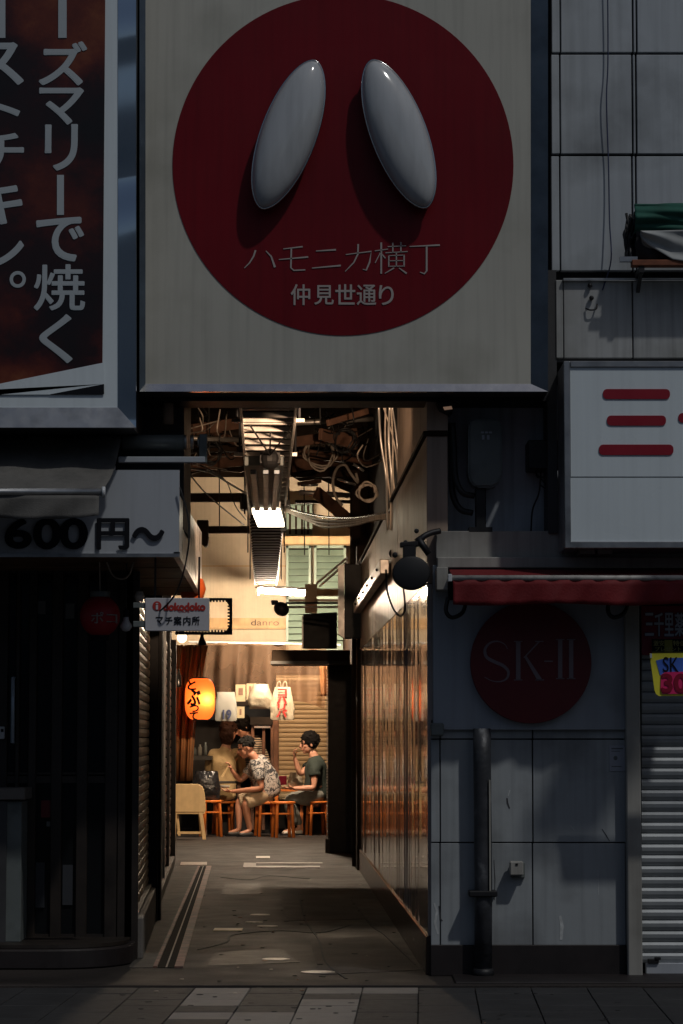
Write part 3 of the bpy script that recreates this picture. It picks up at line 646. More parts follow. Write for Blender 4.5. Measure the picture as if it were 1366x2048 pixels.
# ribbed shutter at the back right
bs = sub('rear_shutter', bk); zt2, zb2 = ZZ(1345, 21.9), .03; nn = 34
for i in range(nn):
    z = zb2+(zt2-zb2)*i/nn; h = (zt2-zb2)/nn*.94; a = R(552, 1400, 668, 1410, 21.9)
    q = MB(); q.prism([(a[0], 21.885, z), (a[0], 21.877, z+h*.1), (a[0], 21.874, z+h*.5), (a[0], 21.878, z+h*.9), (a[0], 21.886, z+h), (a[0], 21.93, z+h), (a[0], 21.93, z)], (a[1]-a[0], 0, 0)); q.done('slat', M['slat_back'], bs)
b = MB(); b.pbox(548, 1330, 700, 1346, 21.8, 22.2); b.done('shutter_box', M['beam_dark'], bk)
b = MB(); b.pbox(542, 1440, 557, 1665, 21.75, 21.95); b.done('door_post', M['mess_wood'], bk, bevel=.01)
# green louvred shutters high on the back wall
for i, (x0, x1) in enumerate(((572, 622), (628, 692))):
    lv = sub('louver_shutter', bk)
    for (u0, u1, v0, v1) in ((x0, x0+5, 1088, 1300), (x1-5, x1, 1088, 1300), (x0, x1, 1088, 1096), (x0, x1, 1292, 1300), (x0, x1, 1190, 1198)):
        b = MB(); b.pbox(u0, v0, u1, v1, 21.86, 21.92); b.done('frame', M['louver_green'], lv)
    for k in range(15):
        y = 1100+k*13; 
        if 1184 < y < 1200: continue
        a = R(x0+5, y, x1-5, y+11, 21.9); q = MB(); q.prism([(a[0], 21.86, a[2]), (a[0], 21.875, a[2]-.006), (a[0], 21.95, a[3]), (a[0], 21.935, a[3]+.006)], (a[1]-a[0], 0, 0)); q.done('slat', M['louver_green'], lv)
    b = MB(); b.pbox(x0, 1090, x1, 1298, 21.97, 22.0); b.done('backing', M['beam_dark'], lv)
b = MB(); b.pbox(560, 1072, 710, 1088, 21.6, 21.95); b.done('timber_head', M['fascia_wood'], bk, bevel=.006)
b = MB(); b.pbox(572, 1008, 625, 1072, 21.9, 22.1); b.done('vent_panel', M['louver_green'], bk, bevel=.006)
for x in (580, 592, 604, 616):
    b = MB(); b.pbox(x-2, 1012, x+2, 1068, 21.86, 21.9); b.done('vent_slat', M['beam_dark'], bk)
# ------------------------------------------------------------------ big square sign over the alley mouth
Ys = -.35
sg = thing('lane_sign', 'huge square cream sign with red disc and two white ovals over the alley mouth', 'sign', (0, -.1, zb))
YF = Ys+.03
b = MB(); b.pbox(281, -150, 1094, 781, Ys+.05, .30); b.done('housing', M['box_dark'], sg)
b = MB(); b.pbox(289, -140, 1066, 771, YF, YF+.015); b.done('face', M['sign_white'], sg)
def frame_bar(o0, i0, o1, i1, m, yo, yi):
    "mitred bar: outer pixel points o0,o1 and inner i0,i1, face sloping from depth yo (outer) to yi (inner)"
    q = [P(*o0, yo), P(*o1, yo), P(*i1, yi), P(*i0, yi)]; MB().prism(q, (0, .05, 0)).done('frame', m, sg)
frame_bar((279, 783), (291, 768), (279, -150), (291, -138), M['steel_dark'], Ys, YF-.002)
frame_bar((1096, 783), (1062, 768), (1096, -150), (1062, -138), M['steel_dark'], Ys, YF-.002)
frame_bar((279, 783), (291, 768), (1096, 783), (1062, 768), M['steel'], Ys, YF-.002)
frame_bar((279, -150), (291, -138), (1096, -150), (1062, -138), M['steel_dark'], Ys, YF-.002)
cx, cy, rr = 686, 330, 341
b = MB(); b.ppoly([(cx+rr*math.cos(2*PI*k/128), cy+rr*math.sin(2*PI*k/128)) for k in range(128)], YF-.004, YF+.002); b.done('red_disc', M['sign_red'], sg)
for (x, y, ang) in ((577, 269, 19.5), (797.5, 268, -20)):
    c = P(x, y, YF-.10); hl, hw, dp = 160*(c.y+D)/F, 55*(c.y+D)/F, .10
    Mt = Matrix.Rotation(math.radians(ang), 3, 'Y')
    q = MB(); rings = []
    prof = 36
    def oval(t): return hw*abs(math.cos(t))**1.12*(1 if math.cos(t) >= 0 else -1), hl*math.sin(t)
    orn = None
    nu, nv = 48, 10
    for j in range(nv+1):
        k = j/nv; s_ = math.cos(k*PI/2)**.85; dpt = dp*math.sin(k*PI/2)**.9
        rings.append([q.bm.verts.new(c + Mt @ Vector((oval(2*PI*i/nu)[0]*s_, -dpt, oval(2*PI*i/nu)[1]*(s_*.85+.15*math.cos(k*PI/2))))) for i in range(nu)])
    for a_, b_ in zip(rings, rings[1:]):
        for i in range(nu): q.bm.faces.new((a_[i], a_[(i+1) % nu], b_[(i+1) % nu], b_[i]))
    bmesh.ops.remove_doubles(q.bm, verts=q.bm.verts, dist=1e-4)
    orn = q.done('oval_ornament', M['white_gloss'], sg, smooth=True)
    q = MB(); q.prism([c + Mt @ Vector((oval(2*PI*i/nu)[0]*.97, 0, oval(2*PI*i/nu)[1]*.985)) for i in range(nu)], (0, .10, 0)); q.done('ornament_base', M['ink'], orn)
    q = MB(); q.tube([c + Mt @ Vector((oval(2*PI*i/nu)[0]*1.02, -.004, oval(2*PI*i/nu)[1]*1.01)) for i in range(nu+1)], .006, 6, cap=False); q.done('rim', M['chrome'], orn, smooth=True)
# slim lettering drawn stroke by stroke
k_ = 440/1366.0
def Z7(pts): return [(470+x*k_, 460+y*k_) for x, y in pts]
strokes = [([(128,126),(115,165),(90,205),(58,237)], [3,2.6,2,1.2]), ([(192,130),(225,165),(248,232)], [1.5,2.5,3.6]),
 ([(300,118),(420,104)], [1.4,2.4]), ([(272,184),(455,168)], [1.4,2.6]), ([(350,114),(347,235),(365,251),(437,248)], [2.6,2.6,2.2,2]),
 ([(503,131),(627,123)], [1.6,2.8]), ([(478,237),(657,221)], [1.6,2.8]),
 ([(688,153),(846,133),(836,200),(815,250),(794,244)], [1.4,2,2.8,2.4,1.4]), ([(765,88),(763,150),(738,202),(684,258)], [2.6,2.6,2.2,1.2]),
 ([(908,78),(908,272)], 3), ([(868,130),(950,119)], 1.5), ([(906,135),(870,205)], 1.5), ([(912,150),(934,176)], 2),
 ([(948,104),(1062,98)], 1.5), ([(980,80),(980,140)], 2.2), ([(1030,76),(1030,140)], 2.2), ([(934,142),(1072,134)], 1.5),
 ([(955,160),(955,230)], 2.2), ([(955,160),(1050,156)], 1.4), ([(1050,154),(1050,228)], 2.4), ([(955,192),(1050,190)], 1.4), ([(955,226),(1050,224)], 1.4), ([(1002,138),(1002,226)], 2.2),
 ([(988,236),(930,270)], [2.4,1.2]), ([(1018,236),(1066,270)], [1.4,3]),
 ([(1084,103),(1272,94)], [1.4,2.8]), ([(1190,100),(1190,254),(1176,272),(1148,262)], [3,3,2.4,1.2])]
b = MB()
for pts, w in strokes: b.ribbon(Z7(pts), [x*1.2 for x in w] if isinstance(w, list) else w*1.15, YF-.004)
b.done('lettering', M['letter_grey'], sg)
text_part('lettering', [('仲', 582, 569, 620, 610), ('見', 629, 571, 667, 609), ('世', 671, 569, 710, 609), ('通', 714, 570, 752, 610), ('り', 758, 571, 787, 610)], YF-.004, M['letter_grey'], sg, .014, .002)
# dark beam below the sign
b = MB(); b.pbox(272, 783, 1100, 802, -.02, .30); o = b.done('steel_beam', M['black_metal']); tag(o, 'dark steel beam running under the bottom edge of the big cream sign', 'beam')

# ------------------------------------------------------------------ poster sign at the left
Yp = -.58
pg = thing('poster_sign', 'steel framed food poster sign with grey vertical lettering above the left awning', 'sign', (-1.7, -.3, ZZ(855, Yp)))
b = MB(); b.pbox(-220, -150, 268, 852, Yp+.05, .2); b.done('housing', M['box_dark'], pg)
b = MB(); b.pbox(-220, -150, 240, 822, Yp+.035, Yp+.05); b.done('face', M['white_sign'], pg)
def pbar(pp, m):
    q = [P(x, y, yy) for x, y, yy in pp]; MB().prism(q, (0, .04, 0)).done('frame', m, pg)
pbar([(272, -150, Yp), (272, 855, Yp), (236, 815, Yp+.03), (236, -150, Yp+.03)], M['steel_wavy'])
pbar([(-220, 855, Yp), (272, 855, Yp), (236, 815, Yp+.03), (-220, 815, Yp+.03)], M['alu'])
b = MB(); b.pbox(-220, -150, 208, 789, Yp+.030, Yp+.036); b.done('food_print', M['food_print'], pg)
b = MB(); b.ppoly([(-220, 812), (208, 725), (208, 768), (100, 789), (-220, 789.5)], Yp+.026, Yp+.031); b.done('plate_print', M['white_sign'], pg)
b = MB(); b.ppoly([(100, 788.5), (208, 768), (208, 788.5)], Yp+.024, Yp+.029); b.done('dark_wedge_print', M['ink'], pg)  # black wedge printed along the poster's lower edge
M['poster_letter'] = mat('poster_letter', (.42, .47, .50), .45, var=.04)
b = MB(); YT = Yp+.0295
b.ribbon([(125, -60), (125, 76)], 17, YT); b.ribbon([(121, 350), (121, 430)], 14, YT); b.ribbon([(4, -60), (4, 76)], 14, YT)
for ch, x0, y0, x1, y1 in (('ズ', 80, 85, 172, 169), ('マ', 80, 177, 166, 248), ('リ', 91, 250, 154, 340), ('で', 74, 436, 166, 521), ('焼', 69, 530, 169, 620), ('く', 80, 630, 144, 725),
                           ('ス', -58, 87, 46, 168), ('ト', -20, 180, 39, 260), ('チ', -46, 268, 46, 342), ('キ', -46, 360, 43, 447), ('ン', -46, 468, 46, 540), ('。', 20, 543, 51, 575)):
    add_text(b.bm, ch, x0, y0, x1, y1, YT, .028 if ch != '焼' else .016, .002)
b.done('lettering', M['poster_letter'], pg)

# ------------------------------------------------------------------ canvas awning on the left
an = thing('canvas_awning', 'dirty dark grey canvas awning with pale front tube under the poster sign', 'awning', (-2, -.4, 2.9))
A0, A1 = P(244, 868, -.10), P(206, 984, -.90)
def canv(u, v):
    x = -3.6*(1-u) + (A0.x*(1-v)+A1.x*v)*u; y = A0.y*(1-v)+A1.y*v; z = A0.z*(1-v)+A1.z*v - .05*math.sin(PI*v)
    z += .010*math.sin(u*17+v*3)*v + .008*math.sin(u*41+v*5)
    return Vector((x, y, z))
b = MB(); b.grid(canv, 60, 12, .006); b.done('canvas', M['canvas'], an, smooth=True)
b = MB(); b.tube([(-3.6, A1.y, A1.z), (A1.x, A1.y, A1.z)], .021, 12); b.done('front_tube', M['alu'], an, smooth=True)
b = MB(); b.tube([(A1.x-.004, A1.y, A1.z), (A1.x+.012, A1.y, A1.z)], .030, 12); b.done('end_cap', M['bulb_white'], an, smooth=True)
def val(u, v):
    x = -3.6*(1-u)+(A1.x-.02)*u; h = .115+.03*math.sin(u*9.0)-.02*u
    return Vector((x, A1.y-.012+.020*math.sin(u*47+v*2.5)*v+.012*math.sin(u*19), A1.z-.02-h*v))
b = MB(); b.grid(val, 110, 6, .004); b.done('valance', M['canvas'], an, smooth=True)
aa = thing('awning_roller', 'dark horizontal roller tube with a pale arm sticking out beside the canvas awning', 'awning mechanism', P(330, 900, -.1))
b = MB(); b.tube([P(246, 885, -.1), P(368, 885, -.1)], .045, 14); b.done('roller', M['utility'], aa, smooth=True)
for x in (371, 384, 398, 408): b = MB(); b.tube([P(x-3, 884, -.1), P(x+3, 884, -.1)], .04 if x < 390 else .03, 12); b.done('collar', M['alu'], aa, smooth=True)
b = MB(); b.pbox(236, 913, 410, 925, -.16, -.12); b.done('arm', M['price_panel'], aa, bevel=.004)
b = MB(); b.pbox(398, 868, 414, 926, -.15, -.1); b.done('end_plate', M['utility'], aa, bevel=.004)
b = MB(); b.pbox(218, 928, 229, 944, -.2, -.12); b.done('arm_joint', M['side_panel'], aa, bevel=.004)
b = MB(); b.tube([P(336, 800, .1), P(336, 848, .1)], .032, 12); o = b.done('drainpipe_stub', M['plaster_pink'], smooth=True); tag(o, 'short brownish pipe end hanging under the dark beam left of the cable ladder', 'pipe')

# ------------------------------------------------------------------ price board / canopy box
Yc = -.3; ztop = ZZ(940, Yc)
c0 = P(358, 1113, Yc); far = P(403, 1188, 4.0)
pb = thing('price_board', 'grey canopy fascia board with bold black price lettering over the restaurant front', 'sign', (-1.6, 0, zs))
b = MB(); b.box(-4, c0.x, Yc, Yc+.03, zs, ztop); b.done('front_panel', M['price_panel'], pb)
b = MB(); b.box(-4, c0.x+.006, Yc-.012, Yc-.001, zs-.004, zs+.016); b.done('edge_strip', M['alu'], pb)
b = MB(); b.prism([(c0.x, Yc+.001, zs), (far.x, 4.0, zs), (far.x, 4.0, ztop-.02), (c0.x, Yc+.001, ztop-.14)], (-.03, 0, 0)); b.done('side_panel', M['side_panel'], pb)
b = MB(); b.prism([(c0.x+.004, Yc, zs-.004), (far.x+.004, 4.0, zs-.004), (far.x-.03, 4.0, zs-.004), (c0.x-.03, Yc, zs-.004)], (0, 0, .03)); b.done('edge_strip', M['alu'], pb)
for i in range(8):
    y0 = Yc+.04+i*.535; q = MB(); xa = c0.x+(far.x-c0.x)*(y0-Yc)/(4-Yc)-.035
    q.box(-4, xa, y0, y0+.52, zs+.006+.003*(i % 2), zs+.024); q.done('soffit_plank', M['soffit'], pb, bevel=.003)
b = MB(); b.box(-4, c0.x-.04, Yc+.04, .3, ztop-.02, ztop); b.done('top_board', M['box_dark'], pb)
text_part('lettering', [('6', 12, 1039, 61, 1095), ('0', 69, 1039, 119, 1096), ('0', 122, 1039, 173, 1096), ('円', 195, 1038, 257, 1098, .03), ('〜', 266, 1056, 327, 1080, .09)], Yc-.0135, M['ink'], pb, .06, .002)
# strip lights & red ornament at its end
c = P(385, 1178, 3.6); b = MB(); b.lathe([(.02, -.09), (.075, -.07), (.095, 0), (.075, .07), (.02, .085)], c, 16); o = b.done('paper_ball', mat('orange_paper', (.75, .14, .03), .5, var=.2), smooth=True); tag(o, 'small orange red paper ball tucked under the end of the canopy', 'ornament')
# pendant cable crossing the canopy end
b = MB(); b.tube(curve_pts([P(360, 975, -.33), P(376, 1035, -.34), P(376, 1100, -.36), P(355, 1180, -.3), P(320, 1222, -.2), P(292, 1234, .2)]), .005, 6); o = b.done('loose_cable', M['rubber'], smooth=True); tag(o, 'thin black cable drooping past the canopy corner to the small white sign', 'cable')

# unlit red lantern and bulbs under the canopy
lt = thing('red_lantern', 'unlit dark red round paper lantern hanging in front of the dark restaurant doors', 'lantern', P(200, 1232, .3))
c = P(200, 1232, .3); R0 = 40*(D+.3)/F
q = MB(); q.lathe([(R0*.40, -R0*1.02)] + [(R0*math.sin(t)*(1+.015*(i % 2)), -R0*1.05*math.cos(t)) for i, t in enumerate([.45+(PI-.9)*k/24 for k in range(25)])] + [(R0*.40, R0*1.02)], c, 32); q.done('shade', M['lantern_red'], lt, smooth=True)
q = MB(); q.lathe([(R0*.5, 0), (R0*.5, .03), (R0*.44, .035)], c+Vector((0, 0, R0*.95)), 24); q.done('top_ring', M['utility'], lt)
q = MB(); q.lathe([(R0*.44, -.03), (R0*.46, 0)], c-Vector((0, 0, R0*.97)), 24); q.done('bottom_ring', M['ink'], lt)
q = MB(); q.tube([c+Vector((0, 0, R0)), P(199, 1118, .3)], .004, 6); q.done('hanger', M['grey_cable'], lt)
lq = MB(); tb = bmesh.new()
add_text(lq.bm, 'ポコ', 186, 1226, 236, 1248, .3, .01, .002)
for v in lq.bm.verts:
    dx = (v.co.x-c.x); v.co.y = c.y - math.sqrt(max(R0**2*1.03-dx*dx-(v.co.z-c.z)**2, 1e-5)) - .003 - (0.003 if v.co.y < .3-.001 else 0)
lq.done('lettering', M['letter_grey'], lt)
def bulb(px, py0, py1, Y, lab, lit=False):
    c = P(px, py1, Y); h = (py1-py0)*(D+Y)/F; r = h*.42
    t = thing('light_bulb', lab, 'bulb', c)
    q = MB(); q.lathe([(r*.15, 0), (r*.6, r*.12), (r, r*.75), (r*.95, r*1.1), (r*.5, h*.75), (r*.42, h)], c, 18); q.done('glass', M['bulb_lit' if lit else 'bulb_white'], t, smooth=True)
    q = MB(); q.lathe([(r*.45, h), (r*.5, h+.03), (r*.2, h+.05)], c, 12); q.done('socket', M['ink'], t)
    q = MB(); q.tube([c+Vector((0, 0, h+.05)), (c.x, c.y, zs+.004)], .004, 6); q.done('flex', M['rubber'], t); return t
bulb(252, 1234, 1263, .35, 'unlit white bulb hanging right beside the unlit red lantern')
b = MB(); b.tube(curve_pts([P(212, 1120, .3), P(225, 1150, .3), P(243, 1158, .3), P(258, 1150, .3), P(268, 1122, .3)]), .005, 6); o = b.done('loose_flex', M['grey_cable'], smooth=True); tag(o, 'pale drooping flex above the unlit red lantern', 'cable')

# small projecting sign for the information desk
Yi = -.20
ig = thing('info_sign', 'small white projecting sign with red latin letters and black characters at the left alley wall', 'sign', P(354, 1262, Yi))
b = MB(); b.pbox(290, 1196, 418, 1262, Yi, Yi+.05); b.done('panel', mat('info_white', (.58, .57, .59), .4, var=.04), ig, bevel=.003)
text_part('lettering', [('dokodoko', 328, 1206, 410, 1221), ], Yi-.001, M['red_print'], ig, .07, .001)
text_part('lettering', [('CAFE', 357, 1222, 379, 1225)], Yi-.001, M['red_print'], ig, 0, .001)
text_part('lettering', [('マ', 312, 1234, 326, 1248), ('チ', 331, 1234, 345, 1249), ('案', 348, 1233, 363, 1250), ('内', 367, 1233, 381, 1250), ('所', 384, 1233, 399, 1250)], Yi-.001, M['ink'], ig, .02, .001)
b = MB(); b.ppoly([(314+9*math.cos(2*PI*k/32), 1212+9.5*math.sin(2*PI*k/32)) for k in range(32)], Yi-.003, Yi); b.done('logo_disc', M['red_print'], ig)
b = MB(); add_text(b.bm, 'i', 311.5, 1206, 316.5, 1219, Yi-.003, .03, .002); b.done('logo_letter', M['bulb_white'], ig)
b = MB(); b.pbox(266, 1205, 292, 1216, Yi+.01, Yi+.04); b.done('bracket', M['utility'], ig, bevel=.003); b = MB(); b.pbox(266, 1242, 292, 1254, Yi+.01, Yi+.04); b.done('bracket', M['utility'], ig, bevel=.003)
for x in (310, 398): b = MB(); b.tube([P(x, 1196, Yi+.02), (P(x, 1196, Yi).x, Yi+.02, zs+.006)], .006, 6); b.done('hanger', M['black_metal'], ig)
b = MB(); b.lathe([(.02, -.03), (.03, 0), (.02, .03)], P(279, 1193, .9), 10); o = b.done('wall_fitting', M['side_panel'], smooth=True); tag(o, 'small cream knob on the wall just above the info sign bracket', 'fitting')
# second frame behind it, edged with small black segments
fr = thing('empty_sign_frame', 'empty black studded sign frame sticking out behind the small white sign', 'sign frame', P(430, 1268, 2.2))
b = MB()
for (x0, y0, x1, y1) in ((392, 1196, 464, 1200), (350, 1264, 464, 1269), (459, 1200, 464, 1264)): b.pbox(x0, y0, x1, y1, 2.2, 2.26)
b.ppoly([(450, 1200), (459, 1200), (459, 1212)], 2.2, 2.26); b.ppoly([(450, 1264), (459, 1264), (459, 1252)], 2.2, 2.26)
b.done('frame', M['ink'], fr)
for i in range(17):
    x = 352+i*6.4; b = MB(); b.pbox(x, 1260, x+3.2, 1264, 2.2, 2.25); b.done('stud', M['ink'], fr)
for i in range(9):
    y = 1204+i*6.6; b = MB(); b.pbox(455, y, 459, y+3.3, 2.2, 2.25); b.done('stud', M['ink'], fr)
    x = 400+i*6.4; b = MB(); b.pbox(x, 1200, x+3.2, 1203.5, 2.2, 2.25); b.done('stud', M['ink'], fr)
bl = thing('globe_bulb', 'round glowing white globe bulb hanging under the small white sign', 'bulb', P(364, 1275, 2.5))
b = MB(); c = P(364, 1275, 2.5); b.ell(c, (.033, .033, .036), 16, 10); b.done('globe', M['bulb_lit'], bl, smooth=True)
b = MB(); b.lathe([(.014, .03), (.014, .05)], c, 10); b.done('socket', M['ink'], bl)
sp = thing('black_spotlight', 'small black bell shaped spotlight hanging under the empty sign frame', 'spotlight', P(404, 1290, 2.2))
b = MB(); c = P(404, 1290, 2.2); b.lathe([(.030, 0), (.024, .02), (.012, .05), (.010, .075)], c, 16); b.done('shade', M['ink'], sp, smooth=True)

# ------------------------------------------------------------------ right-hand shop sign
Yw = -.5
ws = thing('shop_sign', 'large pale lightbox sign with dark red brush bars high on the right building', 'sign', P(1300, 1095, Yw))
b = MB(); b.pbox(1129, 722, 1480, 1096, Yw+.03, -.02); b.done('housing', M['alu'], ws, bevel=.006)
for (x0, y0, x1, y1) in ((1129, 722, 1141, 1096), (1141, 722, 1480, 734), (1141, 1083, 1480, 1096)):
    b = MB(); b.pbox(x0, y0, x1, y1, Yw, Yw+.03); b.done('frame', M['alu'], ws, bevel=.003)
for (y0, y1) in ((734, 953), (955.5, 1083)):
    b = MB(); b.pbox(1141, y0, 1480, y1, Yw+.012, Yw+.028); b.done('face_panel', M['white_sign'], ws)
def bar_(x0, y0, x1, y1):
    r = (y1-y0)/2*.8; pts = []
    for (cx_, cy_, a0) in ((x1-r, y0+r, -90), (x1-r, y1-r, 0), (x0+r, y1-r, 90), (x0+r, y0+r, 180)):
        for k in range(5): a = math.radians(a0+k*22.5); pts.append((cx_+r*math.cos(a), cy_+r*math.sin(a)))
    return pts
b = MB()
for q in ((1206, 778, 1340, 798), (1214, 831, 1332, 851), (1198, 889, 1347, 910), (1357, 826, 1470, 845)): b.ppoly(bar_(*q), Yw+.006, Yw+.012)
b.ppoly(bar_(1405, 780, 1424, 915), Yw+.007, Yw+.011); b.done('lettering', M['red_letter'], ws)
for x in (1160, 1195): b = MB(); b.pbox(x, 1097, x+30, 1108, -.3, -.05); b.done('bracket', M['utility'], ws)

# ------------------------------------------------------------------ awning, round sign, adverts
ra = thing('red_awning', 'rolled up dark red awning with a dirty white front tube above the round red sign', 'awning', P(1130, 1210, -.3))
b = MB(); b.pbox(896, 1136, 1480, 1200, -.05, -.03); b.done('cassette', M['ink'], ra)
b = MB(); a = P(905, 1139, -.07); a2 = P(905, 1153, -.49); b.prism([(a2.x, a.y, a.z), (a2.x, a2.y, a2.z), (a2.x, a2.y, a2.z-.01), (a2.x, a.y, a.z-.01)], (2.2, 0, 0)); b.done('canvas', M['red_cloth'], ra)
b = MB(); b.tube([P(899, 1156, -.50), P(1480, 1156, -.50)], .016, 10); b.done('front_tube', mat('dirty_white', (.42, .40, .37), .45, var=.15, scale=8, dirt=((.04, .035, .03), .8, 14, .5)), ra, smooth=True)
b = MB(); b.pbox(896, 1148, 904, 1163, -.53, -.47); b.done('end_cap', M['bulb_white'], ra, bevel=.003)
a0 = P(906, 1160, -.51); a1 = P(1480, 1160, -.51); hv = a0.z-P(906, 1209, -.51).z
b = MB(); b.grid(lambda u, v: Vector((a0.x+(a1.x-a0.x)*u, -.51+.012*math.sin(u*31)*v+.006*math.sin(u*77+v*4), a0.z-(hv+.006*math.sin(u*13))*v)), 110, 5, .003); b.done('valance', M['red_cloth'], ra, smooth=True)
b = MB(); b.pbox(873, 1134, 896, 1180, -.2, .0); b.done('end_bracket', M['column'], ra, bevel=.004)
for x in (890, 1214):
    b = MB(); b.tube(curve_pts([P(x+6, 1195, -.3), P(x+2, 1222, -.32), P(x+14, 1235, -.32), P(x+34, 1226, -.3), P(x+42, 1206, -.26)]), .012, 8); b.done('folding_arm', M['rubber'], ra, smooth=True)
rs = thing('round_sign', 'dark red round sign with thin pale serif letters on the grey panel under the awning', 'sign', P(1062, 1447, -.08))
b = MB(); b.ppoly([(1062+121*math.cos(2*PI*k/96), 1325+122*math.sin(2*PI*k/96)) for k in range(96)], -.085, -.032); b.done('disc', M['dull_red'], rs, bevel=.003)
k2 = 526/1366.0
def Z4(p): return [(840+x*k2, 1150+y*k2) for x, y in p]
b = MB()
sc = [(455,385),(440,360),(405,345),(365,352),(338,385),(345,425),(385,450),(430,470),(458,500),(452,535),(420,553),(375,550),(335,530)]
b.ribbon(Z4(curve_pts([Vector((x, y, 0)) for x, y in sc], 4) and [(v.x, v.y) for v in curve_pts([Vector((x, y, 0)) for x, y in sc], 4)]), [1.2+5.5*math.sin(PI*min(1, i/48))**2 for i in range(49)], -.085)
b.ribbon(Z4([(510, 345), (510, 545)]), 9, -.085); b.ribbon(Z4([(620, 345), (540, 430)]), 2.6, -.085); b.ribbon(Z4([(548, 425), (622, 545)]), [5, 9], -.085)
b.ribbon(Z4([(645, 448), (690, 448)]), 2.4, -.085)
for x in (728, 785): b.ribbon(Z4([(x, 335), (x, 538)]), 8.5, -.085)
for (x, y) in ((510, 345), (510, 545), (728, 335), (728, 538), (785, 335), (785, 538), (620, 345), (622, 545)): b.ribbon(Z4([(x-22, y), (x+22, y)]), 1.8, -.085)
b.done('lettering', mat('dim_letter', (.22, .17, .19), .5, var=.05), rs)
an2 = thing('shop_banner', 'dark red banner with white blue edged characters over the roller shutter', 'banner', P(1340, 1305, -.02))
b = MB(); b.pbox(1283, 1212, 1480, 1310, -.0, .012); b.done('cloth', M['ad_red'], an2)
for off, m, bo, nm in ((-.001, 'navy', .09, 'lettering_edge'), (-.006, 'ad_white', .03, 'lettering')):
    text_part(nm, [('三', 1290, 1226, 1307, 1271), ('千', 1309, 1226, 1327, 1272), ('里', 1329, 1226, 1347, 1272), ('薬', 1350, 1226, 1369, 1272), ('品', 1372, 1226, 1392, 1272)], off, M[m], an2, bo, .0015)
st_ = thing('advert_strip', 'narrow black and yellow advert strip under the red banner', 'advert', P(1360, 1304, -.04))
b = MB(); b.pbox(1304, 1278, 1480, 1305, -.06, -.05); b.done('panel', M['ink'], st_)
b = MB(); b.pbox(1329, 1280, 1345, 1303, -.064, -.06); b.pbox(1304, 1303.5, 1480, 1305.5, -.065, -.06); b.done('patch', mat('olive', (.25, .24, .03), .5), st_)
text_part('lettering', [('激安', 1307, 1281, 1328, 1292), ('特価', 1346, 1281, 1372, 1292), ('プレゼント', 1310, 1294, 1362, 1302)], -.062, mat('pale_olive', (.35, .33, .12), .5), st_, .01)
pc = thing('price_card', 'bright yellow tapered price card with blue and pink panels hanging before the roller shutter', 'price card', P(1340, 1392, -.6))
b = MB(); b.ppoly([(1299, 1307), (1480, 1305), (1470, 1391), (1318, 1392), (1312, 1388), (1309, 1380)], -.60, -.59); b.done('card', M['ad_yellow'], pc)
b = MB(); b.ppoly([(1312, 1321), (1332, 1316), (1450, 1314), (1450, 1350), (1320, 1350)], -.603, -.60); b.done('blue_panel', M['ad_blue'], pc)
b = MB(); b.ppoly([(1322, 1350), (1330, 1344), (1450, 1342), (1450, 1387), (1325, 1388), (1321, 1380)], -.606, -.603); b.done('pink_panel', M['ad_pink'], pc)
text_part('lettering', [('SK', 1326, 1314, 1357, 1344, .0)], -.6035, M['ink'], pc)
text_part('price_lettering', [('300', 1324, 1349, 1400, 1384, .06)], -.6065, M['ad_red'], pc, 0, .002)
b = MB(); b.pbox(1300, 1307, 1304, 1316, -.612, -.6); b.done('clip', M['bulb_white'], pc)
nb = thing('paper_notice', 'small pale paper notice stuck on the wall panel beside the column', 'notice', P(1234, 1543, -.004))
b = MB(); b.pbox(1219, 1491, 1250, 1542, -.006, -.002); b.done('sheet', M['notice'], nb)
b = MB(); b.ppoly([(1231+4*math.cos(k*PI/8), 1516+4.5*math.sin(k*PI/8)) for k in range(16)], -.008, -.006); b.pbox(1223, 1496, 1246, 1498, -.008, -.006); b.pbox(1223, 1532, 1243, 1533.5, -.008, -.006); b.pbox(1223, 1502, 1240, 1503, -.008, -.006); b.done('print', M['utility'], nb)
# ------------------------------------------------------------------ downpipe, junction box
dp = thing('downpipe', 'blotchy dark drainpipe strapped to the pale wall panels right of the alley', 'drainpipe', P(964, 1945, -.08))
b = MB(); c = P(964, 1457, -.085); b.tube([(c.x, -.085, c.z), (c.x, -.085, 1.2), (c.x+.004, -.085, .5), (c.x, -.085, .0)], .050, 20); b.done('pipe', M['pipe'], dp, smooth=True)
b = MB(); b.pbox(938, 1782, 995, 1794, -.15, -.005); b.done('clamp', M['black_metal'], dp, bevel=.006)
b = MB(); b.lathe([(.06, .0), (.062, .03), (.055, .05)], (c.x, -.085, .0), 20); b.done('foot', M['black_metal'], dp, smooth=True)
jb = thing('junction_box', 'small beige junction box on the wall panel right of the drainpipe', 'junction box', P(1034, 1755, -.08))
b = MB(); b.pbox(1020, 1723, 1047, 1751, -.10, -.03); b.done('cover', M['column'], jb, bevel=.006)
b = MB(); b.pbox(1022, 1725, 1050, 1756, -.029, .0); b.done('base', M['utility'], jb, bevel=.004)
b = MB(); b.pbox(1031, 1727, 1036, 1731, -.104, -.10); b.done('screw', M['black_metal'], jb)

